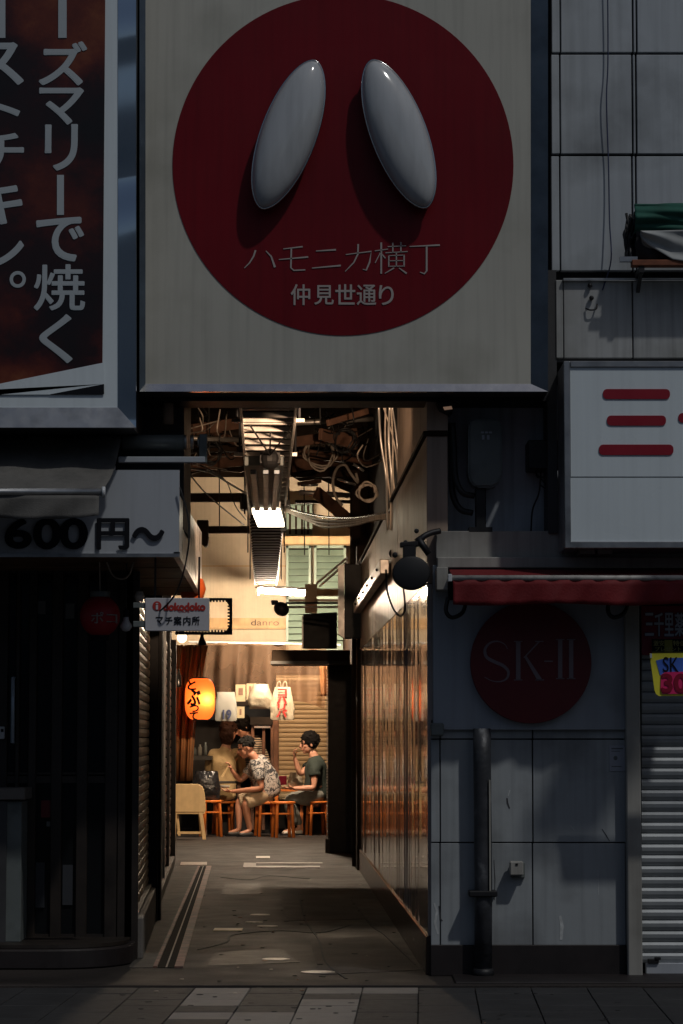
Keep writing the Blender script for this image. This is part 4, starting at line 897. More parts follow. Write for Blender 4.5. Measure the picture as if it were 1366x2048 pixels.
# ------------------------------------------------------------------ utilities in the recess
ub = thing('utility_box', 'dark rounded utility cabinet with small pale marks standing in the recess below the big sign', 'utility box', P(970, 1060, .15))
pts = [(937, 846), (945, 838), (995, 838), (1003, 846), (1005, 950), (996, 968), (985, 975), (952, 975), (942, 966), (936, 950)]
b = MB(); b.ppoly(pts, .0, .18); b.done('cabinet', M['utility'], ub, bevel=.012, seg=2)
b = MB(); b.pbox(951, 975, 972, 1058, .04, .12); b.done('stand', M['black_metal'], ub, bevel=.006)
b = MB(); b.pbox(938, 1054, 985, 1064, .0, .16); b.done('base_plate', M['black_metal'], ub)
b = MB()
for (x, y, w, h) in ((962, 863, 6, 3.5), (970, 863, 6, 3.5), (978, 863, 6, 3.5), (964, 870, 5, 9), (974, 870, 5, 9)): b.pbox(x, y, x+w, y+h, -.004, .0)
b.done('marking', M['notice'], ub)
b = MB(); b.tube(curve_pts([P(905, 846, .05), P(908, 900, .05), P(911, 955, .05), P(925, 985, .04), P(948, 992, .06)]), .017, 8); o = b.done('black_hose', M['rubber'], smooth=True); tag(o, 'shorter thick black cable curving into the utility cabinet stand', 'cable', 'thick black cables beside the utility cabinet')
b = MB(); b.tube(curve_pts([P(902, 846, .10), P(903, 920, .10), P(905, 985, .1), P(920, 1018, .1), P(945, 1026, .08)]), .018, 8); o = b.done('black_hose', M['rubber'], smooth=True); tag(o, 'longer thick black cable drooping to the foot of the utility cabinet', 'cable', 'thick black cables beside the utility cabinet')
kb = thing('switch_box', 'plain dark box with loose wires under it beside the lightbox sign', 'switch box', P(1088, 945, .1))
b = MB(); b.pbox(1056, 880, 1120, 938, .05, .28); b.done('cover', M['black_metal'], kb, bevel=.006)
b = MB(); b.tube(curve_pts([P(1072, 938, .15), P(1076, 955, .12), P(1100, 948, .1), P(1108, 935, .15)]), .004, 6); b.tube(curve_pts([P(1082, 938, .15), P(1078, 985, .15), P(1065, 1020, .15), P(1062, 1064, .15)]), .005, 6); b.tube(curve_pts([P(1070, 945, .15), P(1086, 962, .12), P(1094, 978, .1), P(1080, 970, .12)]), .004, 6); b.done('wire', M['rubber'], kb, smooth=True)
cl = thing('gable_lamp', 'small black fitting with a bright slit under the sign corner', 'lamp', P(893, 825, -.05))
b = MB(); b.ppoly([(872, 802), (908, 802), (908, 818), (898, 826), (880, 818)], -.1, .15); b.done('housing', M['black_metal'], cl, bevel=.004)
b = MB(); b.ppoly([(886, 814), (903, 812), (905, 818), (889, 820)], -.106, -.1); b.done('lens', mat('amber_lens', (.5, .3, .2), .3, var=.05, emit=((1, .6, .4), .5)), cl)
gl = bpy.data.lights.new('gable_light', 'SPOT'); gl.energy = 1700*LK; gl.color = (1, .66, .42); gl.spot_size = math.radians(64); gl.spot_blend = .6; gl.shadow_soft_size = .05
go = bpy.data.objects.new('gable_light', gl); COL.objects.link(go); go.parent = cl; go.location = P(790, 860, .9)-WL['gable_lamp']; go.rotation_euler = Vector((-.42, 1, .16)).to_track_quat('-Z', 'Y').to_euler()
# shelf with covered bundle at the upper right
sh = thing('wall_shelf', 'rusty board shelf on brackets high on the grey tile wall', 'shelf', P(1320, 530, -.3))
for (ya, yb) in ((-.25, -.17), (-.13, -.06)): b = MB(); b.pbox(1264, 519, 1480, 531, ya, yb); b.done('board', M['rust_wood'], sh, bevel=.004)
b = MB(); a = R(1240, 513, 1268, 523, -.24); b.box(a[0], a[1]+.02, -.24, -.21, a[2], a[3]); b.done('rail_end', M['alu'], sh)
for (x) in (1282, 1440):
    q = MB(); t0 = P(x, 531, -.2); t1 = P(x, 545, -.03); q.beam((t0.x, -.24, t0.z-.005), (t0.x, -.03, t0.z-.12), .02, .02); q.beam((t0.x, -.24, t0.z-.03), (t0.x, -.02, t0.z-.03), .03, .03); q.done('bracket', M['black_metal'], sh)
gt = thing('tarpaulin_bundle', 'bundle wrapped in green and pale sheeting lying on the rusty shelf', 'bundle', P(1320, 519, -.35))
z0 = P(1300, 519, -.3).z; a = R(1275, 405, 1480, 519, -.3); hh = a[3]-a[2]
def bund(u, v, f):     # wrapped roll: u along x, v round
    an_ = v*2*PI; r = hh*.5*(1+.08*math.sin(u*9+an_*3)+.05*math.sin(u*23-an_*5)); return Vector((a[0]+(a[1]-a[0])*u, -.155+r*.5*math.cos(an_), a[2]+hh*.5+r*.98*math.sin(an_)))
b = MB(); b.grid(lambda u, v: bund(u, v, 0), 40, 28); b.done('core', M['black_cloth'], gt, smooth=True)
def cover(u, v, top, bot, sagx, out, k):
    x = a[0]-.01+(a[1]-a[0]+.02)*u; zz = top(u)+(bot(u)-top(u))*v
    return Vector((x, -.155-.085*math.sin(PI*(.22+.60*v))-out+.012*math.sin(v*9+u*k)+.008*math.sin(v*21-u*6), zz))
b = MB(); b.grid(lambda u, v: cover(u, v, lambda u: a[3]+.005, lambda u: a[2]+hh*(.50+.05*math.sin(u*5)), 0, .03, 5), 44, 20, .006); b.done('green_sheet', M['green_cloth'], gt, smooth=True)
def swag(u, v):
    u2 = .05+.97*u; top = a[2]+hh*.52; bot = a[2]+hh*(.46-.44*min(1, (u*3.2))**.6+.03*math.sin(u*9))
    q = cover(u2, .42+.5*v, lambda _: 0, lambda _: 0, 0, .035, 4); q.z = top+(bot-top)*v; return q
b = MB(); b.grid(swag, 44, 20, .006); b.done('pale_sheet', M['pale_cloth'], gt, smooth=True)
tn = MB()
for i in range(26):
    p0 = P(random.uniform(1252, 1276), random.uniform(425, 480), random.uniform(-.22, -.06)); p1 = P(random.uniform(1248, 1276), random.uniform(470, 519), random.uniform(-.22, -.06)); p2 = P(random.uniform(1255, 1280), 519, -.15)
    tn.tube(curve_pts([p0, p1, p2], 4), .009, 5)
o = tn.done('cable_tangle', M['rubber'], smooth=True); tag(o, 'dark tangle of cord beside the wrapped bundle on the shelf', 'cable tangle')
b = MB(); b.tube(curve_pts([P(1214, -150, .06), P(1216, 105, .07), P(1213, 200, .06), P(1217, 330, .07), P(1219, 440, .06), P(1222, 520, .02), P(1205, 580, -.05)]), .004, 6); o = b.done('wall_wire', M['navy'], smooth=True); tag(o, 'thin dark wire running down the grey tile wall to the fascia', 'cable')
for (x, y) in ((1180, 571), (1183, 596)):
    b = MB(); b.ell(P(x, y, -.05), (.014, .02, .014), 10, 8); o = b.done('wall_bolt', M['black_metal'], smooth=True); tag(o, ('upper' if y < 580 else 'lower')+' dark bolt head on the pale fascia panel below the shelf', 'bolt', 'bolt heads on the fascia panel')
b = MB(); b.tube(curve_pts([P(1172, 617, -.04), P(1180, 620, -.06), P(1192, 618, -.06), P(1194, 608, -.04)]), .005, 6); o = b.done('wall_hook', M['black_metal'], smooth=True); tag(o, 'small dark hook on the pale fascia panel below the bolts', 'hook')

# ------------------------------------------------------------------ unseen street lamp, added out of view on the right to shade the wall panels
lpz = 5.69
sl_ = thing('added_street_lamp', 'unseen street lamp added to throw the slanting shadow on the wall panels', 'street lamp', (4.35, -2.65, 0))
b = MB(); b.box(3.22, 3.66, -2.86, -2.46, lpz, lpz+.06); b.done('lamp_head', M['alu'], sl_, bevel=.02)
b = MB(); b.tube([(3.6, -2.66, lpz+.04), (4.0, -2.66, lpz+.05), (4.35, -2.65, lpz-.1)], .035, 10); b.done('arm', M['alu'], sl_, smooth=True)
b = MB(); b.tube([(4.35, -2.65, 0), (4.35, -2.65, 1.2), (4.35, -2.65, lpz-.1)], [.08, .07, .04], 14); b.done('post', M['alu'], sl_, smooth=True)
# ------------------------------------------------------------------ cable ladder along the alley roof
zl = P(538, 812, 1.0).z
La, Lb = P(537, 812, .6), P(531, 1168, 20.7)
def XLad(y): return La.x+(Lb.x-La.x)*(y-.6)/20.1
lad = thing('cable_ladder', 'long pale metal cable ladder hung along the alley ceiling', 'cable ladder', (XLad(8), 8, zl))
hw = .17
for s_ in (-1, 1):
    b = MB(); b.beam((XLad(.5)+s_*hw, .5, zl), (XLad(20.7)+s_*hw*.82, 20.7, zl), .018, .05); b.done('rail', M['galv'], lad, bevel=.003)
for i in range(52):
    y = .7+i*.385
    b = MB(); w = hw*(1-.18*y/20); d_y = .022 if y < 8.9 else .07; b.box(XLad(y)-w, XLad(y)+w, y-d_y, y+d_y, zl-.014-(.02 if y > 8.9 else 0), zl+.016); b.done('rung', M['galv' if y < 8.9 else 'beam_dark'], lad)  # far rungs get a dark colour for their shaded, silhouetted look
for (py, y, x0, x1, h) in ((840, 1.75, 463, 609, .03), (908, 3.75, 468, 594, .045)):
    b = MB(); b.pbox(x0, py-3, x1, py+4, y, y+.05); b.done('hanger_bar', M['galv'], lad)
for y in (1.8, 3.8, 8.9, 14, 19):
    for s_ in (-1, 1): b = MB(); b.tube([(XLad(y)+s_*(hw+.03), y, zl), (XLad(y)+s_*(hw+.03), y, 5.0)], .008, 6); b.done('hanger_rod', M['black_metal'], lad)
for k, (dx, r) in enumerate(((-.08, .022), (0, .03), (.07, .018))):
    b = MB(); b.tube([(XLad(y)+dx+.01*math.sin(y*1.7+k), y, zl+.04) for y in [9+i*.6 for i in range(20)]], r, 6)
    o = b.done('power_cable', M['rubber'], smooth=True); tag(o, ('thick' if k == 1 else 'thin')+' black cable lying in the far part of the cable ladder'+(' by its left rail' if k == 0 else ''), 'cable', 'power cables in the cable ladder')
# lamp hanging below the ladder
zlm = zl-.10
lm = thing('ceiling_lamp', 'bright boxy lamp with a long grey housing hanging under the cable ladder', 'lamp', (XLad(7), 7, zlm))
x_ = XLad(7.4)
b = MB(); b.box(x_-.118, x_+.118, 7.15, 8.75, zlm-.03, zlm+.0); b.done('diffuser', M['bright_lamp'], lm)
b = MB(); b.box(x_-.128, x_+.128, 7.1, 8.8, zlm+.002, zlm+.06); b.done('housing', M['alu'], lm, bevel=.006)
xn = XLad(4.5)
b = MB(); b.prism([(xn-.14, 3.6, zlm), (xn+.14, 3.6, zlm), (x_+.11, 7.09, zlm), (x_-.11, 7.09, zlm)], (0, 0, .07)); b.done('tray', M['utility'], lm, bevel=.006)
for dx in (-.085, .005, .085):
    b = MB(); b.beam((xn+dx, 3.9, zlm-.015), (x_+dx*.8, 7.0, zlm-.015), .045, .035); b.done('ballast', M['steel_dark' if dx else 'alu'], lm, bevel=.005)
b = MB(); b.ell(P(540, 918, 3.4), (.075, .1, .075), 14, 10); b.pbox(520, 905, 560, 926, 3.35, 3.5); b.done('motor', M['rubber'], lm, smooth=False)
for (px, py) in ((498, 848), (541, 832), (588, 850)):
    b = MB(); b.tube([P(px, py, 1.9), P(540, 910, 3.3)], .006, 6); b.done('stay_wire', M['rubber'], lm)
# ceiling timbers, planks and rubbish lodged above
planks = [((368, 862), (482, 846), 8, .10, .05), ((372, 930), (482, 918), 11, .14, .06), ((590, 884), (712, 866), 8, .09, .05), ((640, 868), (712, 888), 7.4, .10, .04), ((586, 930), (700, 914), 10.5, .14, .06), ((588, 908), (690, 920), 10, .05, .04), ((632, 984), (706, 1048), 13, .13, .05), ((420, 860), (470, 884), 9, .06, .04), ((655, 846), (735, 822), 6, .05, .03), ((598, 968), (640, 962), 12, .04, .04)]
for i, (p0, p1, y, w, h) in enumerate(planks):
    b = MB(); b.beam(P(*p0, y), P(*p1, y+.4), h, w); o = b.done('loose_plank', M['mess_wood'], bevel=.004)
    tag(o, ['rough reddish plank lying high left of the lit ladder top', 'broad reddish plank left of the ladder near the hanger bar', 'reddish plank high right of the ladder', 'short thick plank end tilted beside the right ceiling wires', 'broad reddish plank right of the ladder beside the lamp motor', 'thin reddish lath crossing the broad plank right of the ladder', 'pinkish board slanting down to the right above the white cable bundle', 'short stub of wood hanging left of the ladder', 'topmost thin lath by the dark vertical cables', 'small lath lying above the slanting pinkish board'][i], 'plank')
for i, (x0, y0, x1, y1, Y, lab) in enumerate(((368, 986, 500, 1003, 15, 'dark horizontal beam crossing the lit back wall left of the lamp, upper one'), (412, 1052, 500, 1066, 17, 'dark horizontal beam crossing the lit back wall below the lamp, lower one'), (590, 940, 720, 954, 11.5, 'dark joist under the ceiling right of the ladder'), (360, 890, 480, 903, 9.5, 'dark joist under the ceiling left of the ladder'), (590, 1000, 700, 1006, 16, 'thin dark joist above the green louvres'))):
    b = MB(); b.pbox(x0, y0, x1, y1, Y, Y+.1); o = b.done('roof_joist', M['beam_dark'], bevel=.004); tag(o, lab, 'beam')
b = MB(); b.pbox(394, 1040, 416, 1072, 16.9, 17.1); b.ppoly([(402, 1072), (417, 1072), (415, 1090), (410, 1094), (403, 1088)], 16.9, 17.1); o = b.done('beam_bracket', M['beam_dark']); tag(o, 'dark bracket lump at the left end of the lower dark beam', 'bracket')
b = MB(); b.pbox(480, 990, 504, 1018, 14.9, 15.2); o = b.done('connector_box', M['rubber'], bevel=.01); tag(o, 'black connector box left of the bright ceiling lamp', 'box')
b = MB(); b.pbox(568, 1000, 580, 1010, 8, 8.2); b.pbox(562, 1035, 572, 1062, 8.9, 9.1); o = b.done('cable_clamp', M['rubber']); tag(o, 'black cable clamp right of the bright ceiling lamp', 'clamp')
for (p0, p1, y, lab) in (((707, 928), (728, 942), 9, 'bright white rod tilted under the ceiling at the right'), ((602, 970), (636, 970), 12, 'bright white rod lying level above the pinkish board'), ((674, 958), (712, 970), 10, 'pale rod inside the dangling cable loop')):
    b = MB(); b.tube([P(*p0, y), P(*p1, y)], .013, 8); o = b.done('pale_rod', M['glint'], smooth=True); tag(o, lab, 'rod')
# hanging wires
def wires(name, m, runs, lab, grp=None, r=.006):
    b = MB()
    for run in runs: b.tube(curve_pts(run, 5), r, 5)
    o = b.done(name, m, smooth=True); tag(o, lab, 'cable', grp); return o
for k, (x0, x1, r) in enumerate(((757, 772, .010), (766, 779, .007), (774, 783, .012), (781, 790, .007), (788, 797, .008), (770, 800, .006))):
    wires('wall_cable', M['grey_cable'] if k % 2 else M['galv'], [[P(x0+6*math.sin(k), 806, 4.2), P((x0+x1)/2-3+k, 880, 4.3), P(x1-4*(k % 2), 950, 4.3), P(x1+2, 1000+k*4, 4.4), P(x1+3-k, 1060, 4.5)]], ['thick brown', 'thin pale', 'thickest brown', 'thin grey', 'short brown', 'looping grey'][k]+' cable hanging down beside the right alley wall top', 'cables hanging by the right wall', r)
for k in range(4):
    dz = k*6
    wires('white_cable', M['plastic_bag' if 0 else 'glint'] if k == 0 else M['grey_cable'], [[P(562, 1008+k*3, 8), P(600+k*6, 1024+dz, 7.6), P(650, 1034+dz*1.1, 6.8), P(705, 1036+dz*.8, 5.8), P(752, 1030+dz*.5, 5.0), P(796, 1022+k*5, 4.4)]], ['topmost', 'second', 'third', 'lowest'][k]+' strand of the pale cable bundle sagging from the lamp to the right wall', 'pale cables sagging to the right wall', .011)
wires('cable_loop', M['grey_cable'], [[P(712, 946, 10), P(716, 965, 10), P(700, 945, 10), P(690, 930, 10), P(675, 935, 10), P(666, 960, 10), P(670, 990, 10), P(685, 1012, 10)]], 'pale loop of cable dangling under the ceiling right of the ladder', None, .014)
wires('left_cable', M['grey_cable'], [[P(372, 935, 5), P(420, 945, 6), P(460, 968, 7), P(500, 992, 8)]], 'pale cable running from the left building to the lamp', None, .009)
wires('left_cable', M['rubber'], [[P(376, 945, 5), P(410, 985, 6), P(450, 1020, 7), P(488, 1050, 8)]], 'thin black cable sagging across the lit back wall', None, .006)
wires('left_cable', M['rubber'], [[P(400, 930, 6), P(450, 960, 7), P(470, 1010, 7), P(492, 1040, 8)]], 'second thin black cable near the lamp on its left', None, .005)
for (x, y0, y1, Y) in ((438, 870, 1060, 14), (608, 960, 1110, 13), (657, 960, 1110, 13.5), (418, 812, 900, 8), (640, 806, 850, 6)):
    b = MB(); b.tube([P(x, y0, Y), P(x+1, y1, Y)], .007, 5); o = b.done('drop_rod', M['rubber']); tag(o, {438: 'thin black rod hanging over the lit back wall left of the lamp', 608: 'thin black rod hanging right of the lamp, nearer the ladder', 657: 'thin black rod hanging right of the lamp, nearer the dark sign', 418: 'thin black rod by the upper left ceiling planks', 640: 'thin black rod by the upper right ceiling planks'}[x], 'rod')
for i in range(34):
    x0 = random.choice([random.uniform(372, 470), random.uniform(600, 740)]); y0 = random.uniform(810, 900); Y = random.uniform(5, 12)
    wires('ceiling_wire', M['rubber'] if i % 3 else M['grey_cable'], [[P(x0, y0, Y), P(x0+random.uniform(-20, 20), y0+random.uniform(15, 45), Y), P(x0+random.uniform(-40, 40), y0+random.uniform(20, 60), Y+.5), P(x0+random.uniform(10, 60), y0+random.uniform(0, 50), Y+1)]], 'stray wire tangled among the ceiling planks', 'stray wires among the ceiling planks', .006)

for k, (x, y, r_, Y) in enumerate(((640, 905, 26, 8.5), (690, 880, 20, 7.5), (735, 985, 16, 6.5), (420, 905, 18, 8))):
    rr_ = r_*(Y+D)/F; c = P(x, y, Y); b = MB()
    for t in range(3): b.tube([c+Vector((rr_*(1+.16*t-.10*math.sin(a*.8+k))*math.cos(a*2*PI/20+t), .03*t+.02*math.sin(a*.9), rr_*(1.3-.18*t+.15*math.sin(a*.5+2*k+t))*math.sin(a*2*PI/20+t))) for a in range(21)], .009, 5)
    o = b.done('cable_coil', M['grey_cable' if k % 2 == 0 else 'rubber'], smooth=True); tag(o, ['pale coil of cable hanging just right of the ladder', 'dark coil of cable among the upper right planks', 'small pale cable coil by the dark sheet near the right wall', 'dark cable coil hanging over the left planks'][k], 'cable coil')
for k, (p0, p1, Y, r_, m) in enumerate((((592, 846), (745, 838), 6.5, .022, 'galv'), ((596, 900), (742, 926), 9.5, .028, 'mess_wood'), ((372, 876), (480, 880), 7.5, .022, 'galv'), ((600, 985), (716, 992), 13, .03, 'galv'))):
    b = MB(); b.tube([P(*p0, Y), P(*p1, Y+.3)], r_, 8); o = b.done('ceiling_pipe', M[m], smooth=True); tag(o, ['thin metal pipe crossing above the planks at the upper right', 'brownish pipe slanting right of the ladder', 'thin metal pipe crossing the planks left of the ladder', 'metal pipe above the green louvres right of the lamp'][k], 'pipe')
# ------------------------------------------------------------------ round lamp by the wall corner
bl2 = thing('round_spotlight', 'big black round spotlight seen from behind on a bracket at the right wall corner', 'spotlight', P(822, 1148, -.1))
c = P(822, 1147, -.12); rx = 38*(D-.12)/F; rz = 34*(D-.12)/F
b = MB(); b.lathe([(rx*.3, -.07), (rx*.75, -.055), (rx*.97, -.02), (rx, .02), (rx*1.0, .05), (rx*.9, .055)], c, 28, 'Y', None)
for v in b.bm.verts: v.co.y = c.y - (c.y - v.co.y); v.co.z = c.z+(v.co.z-c.z)*rz/rx
b.done('shade', M['rubber'], bl2, smooth=True)
b = MB(); b.lathe([(rx*.80, -.062), (rx*.80, -.050)], c, 24, 'Y'); 
for v in b.bm.verts: v.co.z = c.z+(v.co.z-c.z)*rz/rx
b.done('cover', M['black_metal'], bl2)
b = MB(); b.pbox(806, 1088, 832, 1118, -.14, -.06); b.ppoly([(800, 1084), (836, 1082), (836, 1092), (800, 1094)], -.14, -.06); b.done('yoke', M['rubber'], bl2, bevel=.005)
b = MB(); b.tube(curve_pts([P(832, 1090, -.08), P(846, 1074, -.07), P(862, 1066, -.05), P(880, 1062, -.03)]), .018, 8); b.tube([P(834, 1075, -.08), P(858, 1108, -.08)], .02, 8); b.done('arm', M['black_metal'], bl2, smooth=True)
for (x, y, r) in ((811, 1085, .014), (790, 1110, .016), (833, 1062, .014)):
    b = MB(); b.ell(P(x, y, -.1), (r, r, r), 10, 8); b.done('wing_nut', M['rubber'], bl2, smooth=True)
b = MB(); b.tube(curve_pts([P(772, 1140, .5), P(774, 1180, .4), P(786, 1216, .3), P(801, 1232, .2), P(810, 1215, .05), P(806, 1170, -.05)]), .006, 6); b.done('flex', M['rubber'], bl2, smooth=True)

# ------------------------------------------------------------------ dark things at the right, deeper in
dsg = thing('dark_side_sign', 'dark boxy projecting sign with a bright metal edge on the right alley wall', 'sign', P(700, 1278, 11.4))
b = MB(); b.pbox(689, 1128, 727, 1276, 11.4, 11.7); b.done('box', M['box_dark'], dsg, bevel=.006)
b = MB(); b.ppoly([(676, 1132), (688.6, 1128), (688.6, 1276), (676, 1268)], 11.42, 11.68); b.done('metal_edge', M['galv'], dsg)
b = MB(); b.tube([P(634, 1166, 14), P(694, 1116, 11.6)], .014, 6); b.tube([P(640, 1172, 14), P(694, 1124, 11.6)], .014, 6); o = b.done('diagonal_strut', M['alu']); tag(o, 'pair of slanting metal struts holding the dark projecting sign', 'strut')
b = MB(); b.pbox(610, 1168, 634, 1226, 18, 18.06); o = b.done('pale_board', M['plaster']); tag(o, 'small upright pale board beside the fluorescent tube', 'board')
b = MB(); b.pbox(634, 1178, 676, 1192, 17, 17.06); o = b.done('yellow_batten', M['fascia_wood']); tag(o, 'short yellowish batten right of the fluorescent tube', 'batten')
ms = thing('arm_spotlight', 'dark bulbous spotlight on two long horizontal arms from the right', 'spotlight', P(560, 1238, 13))
b = MB(); c = P(563, 1218, 13); b.ell(c, (.085, .1, .075), 16, 10, Matrix.Rotation(.5, 3, 'Y')); b.lathe([(.03, 0), (.04, .04), (.03, .05)], P(549, 1210, 13), 10); b.done('head', mat('spot_blue', (.02, .022, .028), .5), ms, smooth=True)
ml = bpy.data.lights.new('arm_light', 'SPOT'); ml.energy = 3000*LK; ml.color = (1, .74, .48); ml.spot_size = math.radians(26); ml.spot_blend = .9; ml.shadow_soft_size = .06
mo = bpy.data.objects.new('arm_light', ml); COL.objects.link(mo); mo.parent = ms; mo.location = P(558, 1228, 13.15)-WL['arm_spotlight']; mo.rotation_euler = (P(405, 1625, 20)-P(558, 1228, 13.15)).to_track_quat('-Z', 'Y').to_euler()
for (y0, m) in ((1206, 'black_metal'), (1214, 'galv')): b = MB(); b.tube([P(572, y0, 13), P(690, y0, 12)], .011, 6); b.done('arm', M[m], ms)
bb = thing('black_box', 'black square box hanging above the dark eave at the right', 'box', P(638, 1296, 14.5))
b = MB(); b.ppoly([(606, 1228), (674, 1224), (674, 1296), (606, 1296)], 14.5, 14.8); b.done('case', M['rubber'], bb, bevel=.006)
b = MB(); b.pbox(604, 1232, 606.5, 1296, 14.5, 14.8); b.done('edge', M['galv'], bb)
ev = thing('dark_eave', 'dark timber eave board jutting out left above the diners', 'eave', P(600, 1328, 15.3))
b = MB(); b.pbox(543, 1300, 700, 1325, 15.0, 15.9); b.done('board', M['beam_dark'], ev, bevel=.008)
b = MB(); b.pbox(541, 1322, 700, 1328, 14.97, 15.9); b.done('drip_edge', M['dark_wood'], ev)
pt = thing('dark_partition', 'tall black partition board standing at the right in front of the diners', 'partition', P(683, 1705, 15.6))
a = R(656, 1328, 712, 1706, 15.6); b = MB(); b.box(a[0], a[1], 15.6, 15.72, .0, a[3]); b.done('panel', M['dark_wood'], pt, bevel=.004)
for k in range(62):
    z = .05+k*(a[3]-.1)/62; b = MB(); b.box(a[0]-.018, a[0]-.001, 15.62, 15.70, z, z+(a[3]-.1)/62*.7); b.done('edge_clip', M['galv'], pt)
b = MB(); b.box(a[0]-.03, a[0]+.02, 15.5, 15.6, .0, .16); o = b.done('base_block', M['concrete'], pt)
a = R(704, 860, 720, 1720, 12.4); b = MB(); b.box(a[0], a[1], 12.4, 12.6, 0, 4.9); o = b.done('dark_post', M['beam_dark']); tag(o, 'tall dark post at the far end of the polished right wall', 'post')
b = MB(); b.box(P(700, 1000, 12.8).x, 1.0, 12.75, 12.85, zt+.05, 4.95); o = b.done('dark_sheet', M['beam_dark']); tag(o, 'dark sheet closing the space above the right wall end', 'sheet')

# ------------------------------------------------------------------ fluorescent tube on the back wall
ft = thing('fluorescent_tube', 'glaring white fluorescent tube below the cable ladder at the far end', 'lamp', P(563, 1196, 19.6))
p0, p1 = P(517, 1181, 19.6), P(611, 1187, 19.4)
b = MB(); b.tube([p0, p1], .034, 12); b.done('tube', M['tube_lamp'], ft, smooth=True)
b = MB(); b.beam(p0+Vector((0, 0, .06)), p1+Vector((0, 0, .06)), .06, .035); b.done('batten', M['bulb_white'], ft)
for q in (p0, p1): b = MB(); b.beam(q+Vector((-.012, 0, -.02)), q+Vector((.012, 0, -.02)), .05, .09); b.done('end_holder', M['bulb_white'], ft)

# ------------------------------------------------------------------ eating place at the far end
vc = thing('vinyl_curtain', 'wrinkled clear vinyl curtain hung above the diners', 'curtain', P(515, 1390, 20.8))
v0, v1 = P(392, 1284, 20.8), P(652, 1290, 20.8)
def vin(u, v):
    x = v0.x+(v1.x-v0.x)*u; zt_ = v0.z+(v1.z-v0.z)*u; h = .70+.13*u+.03*math.sin(u*14)
    return Vector((x+.03*math.sin(v*3+u*20)*v, 20.8+.05*math.sin(u*52+v*1.2)*(.3+v)+.03*math.sin(u*23-v*2), zt_-h*v))
b = MB(); b.grid(vin, 120, 14); b.done('sheet', M['vinyl_curtain'], vc, smooth=True)
b = MB(); b.tube([v0+Vector((-.1, 0, 0)), v1+Vector((.2, 0, 0))], .016, 8); b.done('rod', M['bulb_white'], vc)
b = MB(); b.grid(lambda u, v: Vector((P(638, 1330, 20.6).x+.11*u+.03*v, 20.55+.03*math.sin(u*9+v*2), P(638, 1330, 20.6).z-.42*v)), 10, 10, .006); b.done('side_flap', M['curtain_brown'], vc, smooth=True)
bc = thing('brown_curtain', 'gathered brown curtain hanging behind the lit lantern', 'curtain', P(372, 1570, 16.6))
def brn(u, v):
    t = P(346, 1290, 16.6); w = .42*(1-.42*v-.10*math.sin(v*3)); x = t.x+.0+w*u
    return Vector((x, 16.6+.045*math.sin(u*19+v*2)+.02*math.sin(u*41), t.z-1.62*v))
b = MB(); b.grid(brn, 60, 24, .006); b.done('cloth', M['curtain_brown'], bc, smooth=True)
ln = thing('lit_lantern', 'glowing orange paper lantern with black brush characters', 'lantern', P(400, 1438, 16.1))
c = P(400, 1398, 16.1); Rl = 30*(D+16.1)/F; Hl = 41*(D+16.1)/F
def lr(t): return Rl*(.5+.5*(1-abs(2*t-1)**3.2)**.62)
q = MB(); rings = []
for i in range(49):
    t = i/48; r = lr(t)*Rl/Rl*(1+.012*math.cos(i*PI)); rings.append([q.bm.verts.new(c+Vector((r*math.cos(2*PI*k/40), r*math.sin(2*PI*k/40), Hl*(2*t-1)))) for k in range(40)])
for a_, b_ in zip(rings, rings[1:]):
    for k in range(40): q.bm.faces.new((a_[k], a_[(k+1) % 40], b_[(k+1) % 40], b_[k]))
q.done('shade', M['lantern_paper'], ln, smooth=True)
for s_ in (1, -1): q = MB(); q.lathe([(Rl*.5, -.012), (Rl*.54, 0), (Rl*.5, .012)], c+Vector((0, 0, s_*Hl)), 24); q.done('ring', M['ink'], ln)
q = MB()
for ch, x0, y0, x1, y1 in (('と', 377, 1361, 393, 1380), ('ぶ', 376, 1380, 402, 1411), ('つ', 381, 1411, 399, 1424), ('て', 381, 1425, 397, 1440)): add_text(q.bm, ch, x0, y0, x1, y1, 16.1, .05, .002)
for v in q.bm.verts:
    dx = min(abs(v.co.x-c.x), Rl*.98); v.co.y = c.y-math.sqrt(Rl**2*1.0-dx*dx)-.008-(.004 if v.co.y < 16.098 else 0)
q.done('lettering', M['ink'], ln)
q = MB(); q.tube([c+Vector((0, 0, Hl)), c+Vector((0, 0, Hl+.4))], .005, 6); q.done('hanger', M['rubber'], ln)
pl = bpy.data.lights.new('lantern_light', 'POINT'); pl.energy = 20*LK; pl.color = (1, .62, .28); pl.shadow_soft_size = .04
po = bpy.data.objects.new('lantern_light', pl); COL.objects.link(po); po.parent = ln; po.location = c+Vector((.066, -.105, -.005))-WL['lit_lantern']
bt = thing('shiny_bottle', 'narrow bottle with a white glint at the dark post left of the lantern', 'bottle', P(357, 1372, 14.5))
b = MB(); b.lathe([(.03, 0), (.032, .02), (.032, .12), (.012, .16), (.012, .2)], P(357, 1374, 14.5), 14); b.done('glass', M['glint'], bt, smooth=True)
